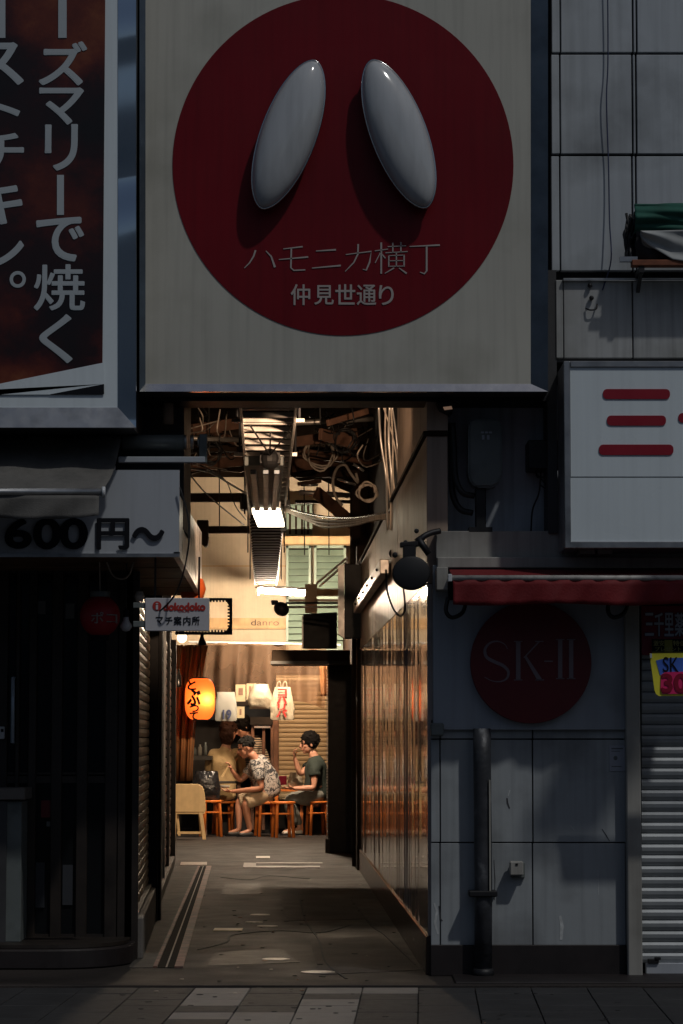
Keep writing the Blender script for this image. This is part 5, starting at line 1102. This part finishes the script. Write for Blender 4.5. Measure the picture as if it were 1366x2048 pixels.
# kitchen shelves, goods and hanging bags
ks = thing('dark_shelving', 'dark shelving with a brown timber frame behind the diners', 'shelving', P(480, 1545, 22))
b = MB(); b.pbox(385, 1440, 545, 1660, 22.4, 22.6); b.done('back_panel', M['black_room'], ks)
b = MB(); b.pbox(500, 1434, 545, 1450, 21.5, 22.2); b.pbox(470, 1398, 548, 1412, 21.6, 22.2); b.done('shelf', M['dark_wood'], ks, bevel=.004)
for x in (502, 524, 541): b = MB(); b.pbox(x, 1450, x+6, 1660, 21.55, 21.7); b.done('timber_frame', M['mess_wood'], ks, bevel=.004)
b = MB(); b.pbox(508, 1452, 541, 1456, 21.5, 21.6); b.done('glass_rail', M['glint'], ks)
b = MB(); b.pbox(384, 1512, 424, 1520, 21.0, 21.7); b.done('counter_top', M['dark_wood'], ks)
def crumple(name, m, px0, py0, px1, py1, Y, depth, lab, cat, taper=.85, seed=0, flat_top=False):
    a = R(px0, py0, px1, py1, Y); b = MB(); cx_ = (a[0]+a[1])/2; w = (a[1]-a[0])/2
    def f(u, v):
        t = v; wd = w*(taper+(1-taper)*min(1, t*1.8))*(1 if t < .97 else .9); an_ = u*2*PI
        nz_ = noise.noise(Vector((math.cos(an_)*1.7+seed, math.sin(an_)*1.7, t*4.0)))*.16
        dd = depth*(math.sin(PI*min(1, .12+t*.8))**.6 if flat_top else max(.12, math.sin(PI*(.06+t*.88))**.7))
        return Vector((cx_+wd*(1+nz_*.7)*math.copysign(abs(math.cos(an_))**.7, math.cos(an_)), Y+dd*(1+nz_)*math.sin(an_), a[3]+(a[2]-a[3])*t))
    b.grid(f, 36, 22); o = b.done(name, m, None, smooth=True); tag(o, lab, cat); return o
o = crumple('shopping_bag', M['plastic_bag'], 541, 1374, 589, 1440, 20.55, .05, 'white plastic bag with red lettering hanging right of the other bags', 'bag', .66, 1)
for x in (558, 570):
    b = MB(); b.tube(curve_pts([P(x-5, 1378, 20.53), P(x-3, 1366, 20.53), P(x+2, 1364, 20.53), P(x+5, 1378, 20.53)]), .006, 5); b.done('handle', M['plastic_bag'], o, smooth=True)
text_part('lettering', [('コ', 556, 1378, 573, 1392), ('ハ', 554, 1393, 573, 1407), ('リ', 556, 1408, 570, 1420), ('バ', 553, 1420, 574, 1434)], 20.485, M['red_print'], o, .06, .001)
crumple('shopping_bag', M['plastic_bag'], 497, 1368, 546, 1418, 20.6, .10, 'crumpled cream plastic bag hanging beside the bag with red lettering', 'bag', .6, 5)
o = crumple('hanging_cloth', M['paper_white'], 430, 1384, 474, 1442, 20.6, .04, 'grey white cloth with dark figures hanging behind the lantern', 'cloth', .8, 9)
text_part('lettering', [('19', 446, 1420, 462, 1438)], 20.55, M['navy'], o, .05)
for i, (x0, y0, x1, y1, m, lab) in enumerate(((471, 1369, 491, 1403, 'paper', 'cream menu paper with a brown picture above the diners'), (493, 1367, 512, 1400, 'paper', 'plain yellowish menu paper next to the one with a picture'), (474, 1413, 489, 1436, 'paper', 'small lower cream menu paper behind the standing diner'))):
    t = thing('menu_paper', lab, 'menu', P((x0+x1)/2, y1, 20.65)); b = MB(); b.pbox(x0, y0, x1, y1, 20.65, 20.656); b.done('sheet', M[m], t)
    b = MB()
    if i == 0: b.pbox(477, 1376, 486, 1390, 20.645, 20.6495)
    else: b.pbox(x0+5, y0+5, x0+9, y1-6, 20.645, 20.6495)
    b.done('print', M['mess_wood'], t)
b = MB(); b.pbox(384, 1372, 470, 1395, 21.7, 22.1); o = b.done('dark_hood', M['rubber'], bevel=.01); tag(o, 'dark hood over the kitchen behind the lantern', 'hood')
for i, (px, h, w, m, lab) in enumerate(((400, 22, 8, 'paper_white', 'white cup on the dark kitchen counter'), (390, 16, 7, 'utility', 'dark jar on the kitchen counter left of the white cup'), (411, 26, 6, 'utility', 'slim dark bottle on the kitchen counter right of the white cup'))):
    c = P(px, 1511, 21.2); k2_ = (D+21.2)/F; b = MB(); b.lathe([(w*.4*k2_, 0), (w*.5*k2_, h*.3*k2_), (w*.5*k2_, h*.7*k2_), (w*.25*k2_, h*.85*k2_), (w*.25*k2_, h*k2_)], c, 14); o = b.done('tableware', M[m], smooth=True); tag(o, lab, 'tableware')
# seats and tables
def stool(px, py, Y, lab, h=None, w=.17, m='orange_wood'):
    c = P(px, py, Y); t = thing('wooden_stool', lab, 'stool', (c.x, Y, 0), 'wooden stools of the eating place')
    z = c.z
    b = MB(); b.lathe([(w*.96, z-.028), (w, z-.02), (w, z-.006), (w*.96, z)], (c.x, Y, 0), 28); b.done('seat', M[m], t, smooth=False)
    for k in range(4):
        an_ = PI/4+k*PI/2+.25; x, y = c.x+math.cos(an_)*w*.80, Y+math.sin(an_)*w*.80; xf, yf = c.x+math.cos(an_)*w*.98, Y+math.sin(an_)*w*.98
        b = MB(); b.tube([(x, y, z-.029), (x+(xf-x)*.15, y+(yf-y)*.15, z-.08), (xf, yf, 0)], .022, 8); b.done('leg', M['orange_wood'], t, smooth=True)
    b = MB(); b.lathe([(w*.86, z-.17), (w*.88, z-.16), (w*.86, z-.15)], (c.x, Y, 0), 24); b.done('hoop', M['orange_wood'], t); return t
stool(532, 1603, 20.5, 'wooden stool under the man in the patterned shirt')
stool(566, 1603, 20.1, 'empty bright orange wooden stool between the two seated men')
stool(634, 1602, 20.9, 'wooden stool under the man in the dark green shirt')
stool(447, 1602, 21.3, 'reddish wooden stool under the woman in the beige shirt')
stool(422, 1600, 20.4, 'wooden stool half hidden behind the folding chair, carrying a black bag')
tb_ = thing('low_table', 'small wooden table between the seated men, strewn with food and bags', 'table', P(578, 1585, 21.3))
c = P(580, 1578, 21.3)
b = MB(); b.box(c.x-.22, c.x+.20, 21.05, 21.6, c.z-.03, c.z); b.done('top', M['orange_wood'], tb_, bevel=.005)
for dx in (-.18, .16):
    for y in (21.1, 21.55): b = MB(); b.box(c.x+dx-.02, c.x+dx+.02, y-.02, y+.02, 0, c.z-.031); b.done('leg', M['orange_wood'], tb_)
tb2 = thing('dining_table', 'low dark table in front of the seated woman and the patterned shirt man', 'table', P(450, 1580, 20.9))
c2 = P(455, 1562, 21.0); b = MB(); b.box(c2.x-.34, c2.x+.20, 20.75, 21.1, c2.z-.03, c2.z); b.done('top', M['dark_wood'], tb2, bevel=.005)
for dx in (-.30, .16): b = MB(); b.box(c2.x+dx-.02, c2.x+dx+.02, 20.8, 20.84, 0, c2.z-.031); b.box(c2.x+dx-.02, c2.x+dx+.02, 21.02, 21.06, 0, c2.z-.031); b.done('leg', M['mess_wood'], tb2)
crumple('plastic_sack', M['plastic_bag'], 575, 1545, 606, 1580, 21.15, .07, 'crumpled white plastic bag on the small wooden table', 'bag', .7, 3)
b = MB(); b.pbox(555, 1552, 573, 1570, 21.2, 21.3); o = b.done('red_packet', M['ad_pink'], bevel=.008); tag(o, 'bright red packet on the small table beside the white bag', 'packet')
o = crumple('black_bag', M['vinyl_black'], 386, 1542, 440, 1601, 20.35, .13, 'shiny black vinyl bag heaped left of the man in the patterned shirt', 'bag', .8, 7, True)
c = P(450, 1576, 20.55)
b = MB(); b.lathe([(.035, 0), (.06, .012), (.072, .035), (.068, .035), (.05, .014)], c, 20); o = b.done('food_bowl', M['paper_white'], smooth=True); tag(o, 'small white bowl held by the man in the patterned shirt', 'bowl')
bn = thing('dark_backing', 'low black panel added for the darkness behind the stool legs', 'dark panel', (P(590, 1668, 21.7).x, 21.7, 0))  # added black panel standing in for the darkness under the seats
b = MB(); a = R(425, 1603, 668, 1668, 21.6); b.box(a[0], a[1], 21.6, 21.66, 0, a[3]); b.done('front_panel', M['black_room'], bn, bevel=.004)
b = MB(); b.box(a[0], a[1], 21.55, 21.84, a[3]+.002, a[3]+.03); b.done('panel_top', M['dark_wood'], bn, bevel=.004)
# folding chair
fc = thing('folding_chair', 'pale wooden folding chair with broad back board at the left end of the alley', 'chair', (P(378, 1680, 19.2).x, 19.2, 0))
def r_poly(pp, Y0, Y1, nm, m, par, bev=.004): b = MB(); b.ppoly(pp, Y0, Y1); return b.done(nm, m, par, bevel=bev)
r_poly([(340, 1568), (396, 1568), (405, 1573), (409, 1585), (412, 1620), (410, 1624), (340, 1624)], 19.2, 19.225, 'back_board', M['pale_wood'], fc)
for (x0, x1, yo) in ((345, 352, 0), (398, 405, 0)):
    r_poly([(x0, 1626), (x0+7, 1626), (x0+13 if x0 < 370 else x0+14, 1679), (x0+6 if x0 < 370 else x0+7, 1679)] if x0 > 370 else [(x0+2, 1626), (x0+9, 1626), (x0+6, 1679), (x0-1, 1679)], 19.18, 19.21, 'leg', M['pale_wood'], fc, .002)
r_poly([(396, 1626), (402, 1626), (405, 1672), (400, 1672)], 19.4, 19.43, 'leg', M['pale_wood'], fc, .002)
r_poly([(352, 1626), (357, 1626), (361, 1672), (356, 1672)], 19.4, 19.43, 'leg', M['pale_wood'], fc, .002)
r_poly([(354, 1663), (402, 1663), (402, 1668), (354, 1668)], 19.19, 19.21, 'stretcher', M['pale_wood'], fc, .002)
a = R(346, 1622, 408, 1628, 19.25); b = MB(); b.box(a[0], a[1], 19.23, 19.45, a[2], a[3]); b.done('seat', M['pale_wood'], fc, bevel=.004)
# ------------------------------------------------------------------ people
DG = bpy.context.evaluated_depsgraph_get
def skin_mesh(chains, root=0, sub_=2):
    "chains: (list of (point, radius)) joined where the points coincide -> smooth skinned mesh"
    verts, edges, rad = [], [], []; index = {}
    for ch in chains:
        prev = None
        for p, r in ch:
            key = tuple(round(x, 4) for x in p)
            if key not in index: index[key] = len(verts); verts.append(p); rad.append(r)
            i = index[key]
            if prev is not None and prev != i: edges.append((prev, i))
            prev = i
    me = bpy.data.meshes.new('tmp'); me.from_pydata([tuple(v) for v in verts], edges, []); o = bpy.data.objects.new('tmp', me); COL.objects.link(o)
    bpy.context.view_layer.objects.active = o
    m = o.modifiers.new('s', 'SKIN'); m.use_smooth_shade = True
    for i, d in enumerate(me.skin_vertices[0].data):
        r = rad[i]; d.radius = r if isinstance(r, tuple) else (r, r); d.use_root = (i == root)
    s_ = o.modifiers.new('d', 'SUBSURF'); s_.levels = sub_; s_.render_levels = sub_
    dg = DG(); dg.update(); out = bpy.data.meshes.new_from_object(o.evaluated_get(dg)); bpy.data.objects.remove(o); bpy.data.meshes.remove(me); return out
def remesh(me, vox, smooth_it=4):
    o = bpy.data.objects.new('tmp', me); COL.objects.link(o); m = o.modifiers.new('r', 'REMESH'); m.mode = 'VOXEL'; m.voxel_size = vox
    k = o.modifiers.new('k', 'SMOOTH'); k.iterations = smooth_it; k.factor = .4
    dg = DG(); dg.update(); out = bpy.data.meshes.new_from_object(o.evaluated_get(dg)); bpy.data.objects.remove(o); return out
def frame(d, n):
    d = Vector(d).normalized(); n = Vector(n); n = (n-d*n.dot(d)).normalized(); a = d.cross(n); return d, n, a
def hand(b, w, d, n, side, curl):
    "palm and five fingers: w wrist, d hand direction, n palm-facing normal, side +1/-1 for the thumb side"
    d, n, a = frame(d, n); w = Vector(w); Mx = Matrix((a, n, d)).transposed()
    b.ell(w+d*.045, (.040, .017, .055), 12, 8, Mx)
    for k, (off, ln_) in enumerate(((.030, .070), (.010, .080), (-.010, .074), (-.029, .058))):
        p = w+d*.082+a*off*side; pts = [p-d*.03, p]; an_ = curl*.5; dd = d
        for seg_, f in enumerate((.45, .32, .23)):
            dd = d*math.cos(an_)+n*math.sin(an_); p = p+dd*ln_*f; pts.append(p); an_ += curl
        b.tube(pts, [.010, .0095, .009, .0085, .0065], 7)
    p = w+d*.02+a*.03*side; b.tube([p, p+(a*side*.7+d*.7+n*.3).normalized()*.035, p+(a*side*.7+d*.7+n*.3).normalized()*.035+(d*.8+n*.6).normalized()*.03, p+(a*side*.7+d*.7+n*.3).normalized()*.035+(d*.6+n*.9).normalized()*.052], [.013, .012, .010, .007], 7)
def head(b, c, f, up, hk=1.0):
    "skull, jaw, nose, ears, brow and chin; f = facing direction"
    f, u, s_ = frame(f, up); Mx = Matrix((s_, f, u)).transposed(); c = Vector(c)
    q = MB()
    q.ell(c+u*.022-f*.008, (.074, .094, .090), 18, 14, Mx); q.ell(c-u*.038+f*.026, (.056, .062, .066), 16, 10, Mx)
    q.ell(c-u*.085+f*.062, (.026, .022, .020), 10, 8, Mx)
    q.tube([c+u*.018+f*.080, c-u*.004+f*.098, c-u*.022+f*.108, c-u*.028+f*.090], [.010, .012, .016, .012], 8)
    q.ell(c+u*.030+f*.078, (.050, .014, .010), 10, 8, Mx); q.ell(c-u*.052+f*.083, (.024, .010, .010), 10, 8, Mx)
    for k in (-1, 1): q.ell(c+s_*k*.076-u*.008-f*.012, (.008, .018, .030), 8, 8, Mx); q.ell(c+s_*k*.040-u*.02+f*.055, (.022, .018, .018), 8, 6, Mx)
    for v in q.bm.verts: v.co = c+(v.co-c)*hk
    tmp = bpy.data.meshes.new('tmp'); q.bm.to_mesh(tmp); q.bm.free(); b.bm.from_mesh(tmp); bpy.data.meshes.remove(tmp)
def hair_cap(name, c, f, up, m, parent, style, k=1.0):
    f, u, s_ = frame(f, up); c = Vector(c); q = MB(); Mx = Matrix((s_, f, u)).transposed(); vol = style.get('vol', 1.0)
    cc = c+(u*style.get('rise', .042)-f*style.get('rear', .024))*k; rr = Vector((.086*vol, .100*vol, (.094+style.get('tall', 0))*vol))*k
    q.ell(cc, rr, 28, 20, Mx)
    if style.get('drop'):
        q.ell(c-(f*.045+u*.03)*k, Vector((.088, .070, .105))*k*vol, 24, 16, Mx); q.ell(c-(f*.03+u*.10)*k, Vector((.078, .055, .06))*k*vol, 20, 12, Mx)
    for v in q.bm.verts: v.co += (v.co-c).normalized()*(.010*noise.noise(v.co*22)+.008*noise.noise(v.co*50))*k
    for i in range(70):     # short locks break the outline
        a = random.uniform(0, 2*PI); e = random.uniform(-.35, 1.3); d = Mx @ Vector((math.cos(e)*math.sin(a), math.cos(e)*math.cos(a), math.sin(e)))
        p = cc + Mx @ Vector((math.cos(e)*math.sin(a)*rr.x, math.cos(e)*math.cos(a)*rr.y, math.sin(e)*rr.z)); t = (d*.5-u*.5+f*random.uniform(-.2, .5)+s_*random.uniform(-.5, .5)).normalized()
        q.tube([p-d*.01, p+t*.012*k, p+t*.026*k], [.012*k, .008*k, .001], 5)
    me = bpy.data.meshes.new('tmp'); bmesh.ops.recalc_face_normals(q.bm, faces=q.bm.faces); q.bm.to_mesh(me); q.bm.free()
    return link_mesh(name, remesh(me, .006, 1), m, parent, True)
def biggest(me):
    bm = bmesh.new(); bm.from_mesh(me); seen = set(); best = []
    for v in bm.verts:
        if v.index in seen: continue
        st_k, comp = [v], []; seen.add(v.index)
        while st_k:
            a = st_k.pop(); comp.append(a)
            for e in a.link_edges:
                o_ = e.other_vert(a)
                if o_.index not in seen: seen.add(o_.index); st_k.append(o_)
        if len(comp) > len(best): best = comp
    keep = {v.index for v in best}; bmesh.ops.delete(bm, geom=[v for v in bm.verts if v.index not in keep], context='VERTS')
    out = bpy.data.meshes.new('body'); bm.to_mesh(out); bm.free(); return out
def L3(p, q, t): return Vector(p).lerp(Vector(q), t)
HK = 1.2
def person(lab, j, skin, hair, hs, tops, legs, shoes, f, up, hands, sleeve=.5, shorts=None, build=1.0, group='people eating at the end of the alley'):
    """j: joints in world space. One continuous remeshed body; hair and clothes are children."""
    base = Vector(((j['pel'].x), j['pel'].y, 0)); t = thing('person', lab, 'person', base, group)
    k = build; pel, ch, nk, hd = j['pel'], j['chest'], j['neck'], j['head']; mid = L3(pel, ch, .5) + j.get('bend', Vector((0, 0, 0)))
    def arm(s): 
        sh, el, wr = j['sh_'+s], j['el_'+s], j['wr_'+s]
        return [(ch, .115*k), (L3(ch, sh, .6), .075*k), (sh, .056*k), (L3(sh, el, .5), .046*k), (el, .038*k), (L3(el, wr, .35), .038*k), (wr, .025*k), (wr+(wr-el).normalized()*.03, .022*k)]
    def leg(s):
        hp, kn, an_, to = j['hip_'+s], j['kn_'+s], j['an_'+s], j['toe_'+s]
        return [(pel, .12*k), (hp, .088*k), (L3(hp, kn, .5), .072*k), (kn, .053*k), (L3(kn, an_, .35), .052*k), (L3(kn, an_, .75), .036*k), (an_, .032*k), (L3(an_, to, .5)+Vector((0, 0, -.01)), .034*k), (to, .026*k)]
    spine = [(pel, .125*k), (mid, .118*k), (ch, .128*k), (L3(ch, nk, .6), .075*k), (nk, .058*k), (L3(nk, hd, .5), .056*k)]
    me = skin_mesh([spine, arm('l'), arm('r'), leg('l'), leg('r')])
    b = MB(); b.bm.from_mesh(me); bpy.data.meshes.remove(me); head(b, hd, f, up, HK)
    for s in 'lr':
        hd_, n_, side_, curl_ = hands[s]; hand(b, j['wr_'+s]+(j['wr_'+s]-j['el_'+s]).normalized()*.012, hd_, n_, side_, curl_)
    tmp = bpy.data.meshes.new('body'); b.bm.to_mesh(tmp); b.bm.free(); me = remesh(tmp, .0072, 3); me = biggest(me)
    link_mesh('body', me, skin, t, True)
    ff, uu, ss = frame(f, up)
    for s_ in (-1, 1):
        b = MB(); b.ell(hd+(ss*s_*.033+uu*.012+ff*.082)*HK, (.014, .011, .009), 10, 8); b.done('eye', M['ink'], t, smooth=True)
        b = MB(); b.tube([hd+(ss*s_*.016+uu*.038+ff*.092)*HK, hd+(ss*s_*.034+uu*.042+ff*.088)*HK, hd+(ss*s_*.052+uu*.034+ff*.074)*HK], .006, 5); b.done('eyebrow', hair, t)
    b = MB(); b.tube([hd+(-ss*.022-uu*.054+ff*.088)*HK, hd+(-uu*.053+ff*.095)*HK, hd+(ss*.022-uu*.054+ff*.088)*HK], .0045, 5); b.done('mouth', M['red_print'], t)
    hair_cap('hair', hd, f, up, hair, t, hs, HK)
    # shirt
    g = 1.0
    def slv(s):
        sh, el = j['sh_'+s], j['el_'+s]; e = L3(sh, el, sleeve) if sleeve <= 1 else L3(el, j['wr_'+s], sleeve-1)
        c_ = [(ch, .168*k), (L3(ch, sh, .6), .118*k), (sh, .090*k), (L3(sh, el, min(sleeve, 1)*.55), .080*k)]
        if sleeve > 1: c_ += [(el, .056*k)]
        return c_ + [(e, .074*k if sleeve <= 1 else .048*k), (e+(e-sh).normalized()*.012, .060*k if sleeve <= 1 else .048*k)]
    hem = pel-(ch-pel).normalized()*.115
    me = skin_mesh([[(hem, .165*k), (pel, .182*k), (mid, .172*k), (ch, .170*k), (L3(ch, nk, .55), .098*k), (L3(ch, nk, .92), .066*k)], slv('l'), slv('r')])
    for v in me.vertices: v.co += v.normal*(.016*noise.noise(v.co*8)+.010*noise.noise(Vector((v.co.x*10, v.co.y*10, v.co.z*26))))
    link_mesh('shirt', me, tops, t, True)
    # trousers or shorts
    fr = shorts if shorts else .96
    def tr(s):
        hp, kn, an_ = j['hip_'+s], j['kn_'+s], j['an_'+s]; c_ = [(pel, .165*k), (hp, .125*k), (L3(hp, kn, .5), .100*k)]
        if fr <= .5: c_ += [(L3(hp, kn, .92), .090*k), (L3(hp, kn, 1.0), .082*k)]
        else: c_ += [(kn, .075*k), (L3(kn, an_, .45), .066*k), (L3(kn, an_, .92), .058*k)]
        return c_
    me = skin_mesh([[(L3(pel, mid, .35), .135*k), (pel, .165*k)], tr('l'), tr('r')], 1)
    for v in me.vertices: v.co += v.normal*(.014*noise.noise(v.co*9)+.008*noise.noise(Vector((v.co.x*26, v.co.y*10, v.co.z*14))))
    link_mesh('shorts' if shorts else 'trousers', me, legs, t, True)
    for s in 'lr':
        an_, to = j['an_'+s], j['toe_'+s]; d = (to-an_); d.z = 0; d.normalize()
        heel = an_-d*.045; heel.z = .035; q = MB(); tp = to+d*.015; tp.z = .032
        me = skin_mesh([[(heel+Vector((0, 0, .005)), (.038, .036)), (L3(heel, tp, .35), (.043, .040)), (L3(heel, tp, .75), (.048, .032)), (tp, (.038, .024))]])
        sh_ = link_mesh('shoe', me, shoes, t, True)
        q.prism([heel+Vector((0, 0, -.035))+d.cross(Vector((0, 0, 1)))*w_+d*l_ for l_, w_ in ((-.03, -.03), (.10, -.045), (.20, -.04), (.235, 0), (.20, .04), (.10, .045), (-.03, .03))], (0, 0, .014)); q.done('sole', M['ink'], sh_)
    return t
V = Vector; X_, Y_, Z_ = V((1, 0, 0)), V((0, 1, 0)), V((0, 0, 1))
def pp(px, py, Y): return P(px, py, Y)
# man in the patterned shirt, seated, facing left over his bowl
y = 20.5
j = dict(pel=pp(533, 1583, y), chest=pp(521, 1534, y), neck=pp(506, 1512, y-.02), head=pp(492, 1496, y-.03), bend=V((.05, 0, .02)),
 sh_l=pp(514, 1531, y-.18), el_l=pp(524, 1577, y-.27), wr_l=pp(466, 1583, y-.20), sh_r=pp(512, 1530, y+.17), el_r=pp(481, 1562, y+.12), wr_r=pp(464, 1541, y+.02),
 hip_l=pp(528, 1590, y-.10), kn_l=pp(490, 1606, y-.20), an_l=pp(500, 1661, y-.16), toe_l=pp(478, 1668, y-.22),
 hip_r=pp(528, 1590, y+.10), kn_r=pp(478, 1602, y+.12), an_r=pp(478, 1661, y+.05), toe_r=pp(456, 1668, y+.05))
for s in 'lr': j['an_'+s].z = .085; j['toe_'+s].z = .035
person('seated man in black and white patterned shirt and khaki shorts, raising chopsticks', j, M['skin_tan'], M['hair_grey'], dict(vol=.96), M['aloha'], M['khaki'], M['shoe'],
 V((-.92, -.15, -.36)), V((-.3, 0, 1)), {'l': (V((-1, .05, .10)), V((0, .1, 1)), -1, .35), 'r': (V((-.35, -.2, .9)), V((-.9, -.3, -.2)), 1, .75)}, sleeve=.62, shorts=.5, build=1.12)
b = MB(); h0 = j['wr_r']+V((-.04, -.03, .08)); b.tube([h0, h0+V((-.10, -.02, -.16))], .004, 6); b.tube([h0+V((.01, 0, 0)), h0+V((-.085, -.02, -.165))], .004, 6); o = b.done('chopsticks', M['pale_wood']); tag(o, 'thin chopsticks in the raised hand of the man in the patterned shirt', 'chopsticks')
# man in the dark green shirt, seated at the right, hand to his mouth
y = 20.95
j = dict(pel=pp(634, 1588, y), chest=pp(634, 1534, y), neck=pp(627, 1510, y), head=pp(618, 1488, y-.01), bend=V((.03, 0, 0)),
 sh_l=pp(630, 1529, y-.18), el_l=pp(628, 1576, y-.25), wr_l=pp(590, 1577, y-.24), sh_r=pp(626, 1528, y+.15), el_r=pp(600, 1549, y-.02), wr_r=pp(590, 1518, y-.06),
 hip_l=pp(628, 1594, y-.10), kn_l=pp(577, 1597, y-.12), an_l=pp(586, 1658, y-.06), toe_l=pp(566, 1664, y-.10),
 hip_r=pp(628, 1594, y+.10), kn_r=pp(580, 1596, y+.16), an_r=pp(600, 1658, y+.14), toe_r=pp(580, 1664, y+.16))
for s in 'lr': j['an_'+s].z = .085; j['toe_'+s].z = .035
person('seated man in a dark green t-shirt with black hair lifting a hand to his mouth', j, M['skin'], M['hair'], dict(vol=1.04, tall=.012), M['green_shirt'], M['grey_shorts'], M['shoe_white'],
 V((-.96, -.22, -.12)), V((-.1, 0, 1)), {'l': (V((-1, 0, .02)), V((0, .3, 1)), -1, .3), 'r': (V((-.15, -.2, 1)), V((.8, -.2, .2)), 1, .8)}, sleeve=.5, shorts=None, build=1.15)
# woman in the beige shirt, seated with her back to the alley
y = 21.35
j = dict(pel=pp(447, 1588, y), chest=pp(448, 1520, y+.05), neck=pp(453, 1488, y+.06), head=pp(458, 1464, y+.08),
 sh_l=pp(422, 1506, y+.05), el_l=pp(418, 1548, y+.16), wr_l=pp(432, 1552, y+.38), sh_r=pp(476, 1506, y+.05), el_r=pp(486, 1548, y+.16), wr_r=pp(474, 1545, y+.38),
 hip_l=pp(438, 1592, y+.02), kn_l=pp(432, 1600, y+.42), an_l=pp(432, 1660, y+.36), toe_l=pp(430, 1664, y+.52), hip_r=pp(458, 1592, y+.02), kn_r=pp(466, 1600, y+.42), an_r=pp(466, 1660, y+.36), toe_r=pp(468, 1664, y+.52))
for s in 'lr': j['an_'+s].z = .085; j['toe_'+s].z = .035
person('seated woman in a beige shirt with brown hair, seen from behind', j, M['skin'], M['hair_brown'], dict(vol=1.06, drop=True), M['beige_shirt'], M['black_cloth'], M['shoe'],
 V((.55, .8, -.1)), V((0, 0, 1)), {'l': (V((.3, 1, 0)), V((0, 0, -1)), 1, .4), 'r': (V((-.3, 1, 0)), V((0, 0, -1)), -1, .4)}, sleeve=1.6, shorts=None, build=1.10)
# standing man in a striped top, leaning towards the left
y = 21.75
j = dict(pel=pp(528, 1575, y), chest=pp(513, 1497, y-.03), neck=pp(499, 1474, y-.05), head=pp(485, 1455, y-.08),
 sh_l=pp(506, 1490, y-.18), el_l=pp(508, 1532, y-.22), wr_l=pp(482, 1552, y-.20), sh_r=pp(508, 1488, y+.16), el_r=pp(495, 1530, y+.2), wr_r=pp(470, 1545, y+.1),
 hip_l=pp(524, 1582, y-.09), kn_l=pp(522, 1625, y-.12), an_l=pp(530, 1660, y-.08), toe_l=pp(512, 1664, y-.1), hip_r=pp(524, 1582, y+.09), kn_r=pp(524, 1625, y+.1), an_r=pp(534, 1660, y+.1), toe_r=pp(516, 1664, y+.1))
for s in 'lr': j['an_'+s].z = .085; j['toe_'+s].z = .035
person('standing man with thick black hair and striped top, leaning behind the patterned shirt man', j, M['skin'], M['hair'], dict(vol=1.10, tall=.012), M['stripe_shirt'], M['black_cloth'], M['shoe'],
 V((-.8, -.3, -.5)), V((-.35, 0, 1)), {'l': (V((-1, 0, -.3)), V((0, 0, -1)), -1, .4), 'r': (V((-1, 0, -.3)), V((0, 0, -1)), 1, .4)}, sleeve=.6, shorts=None, build=1.08)
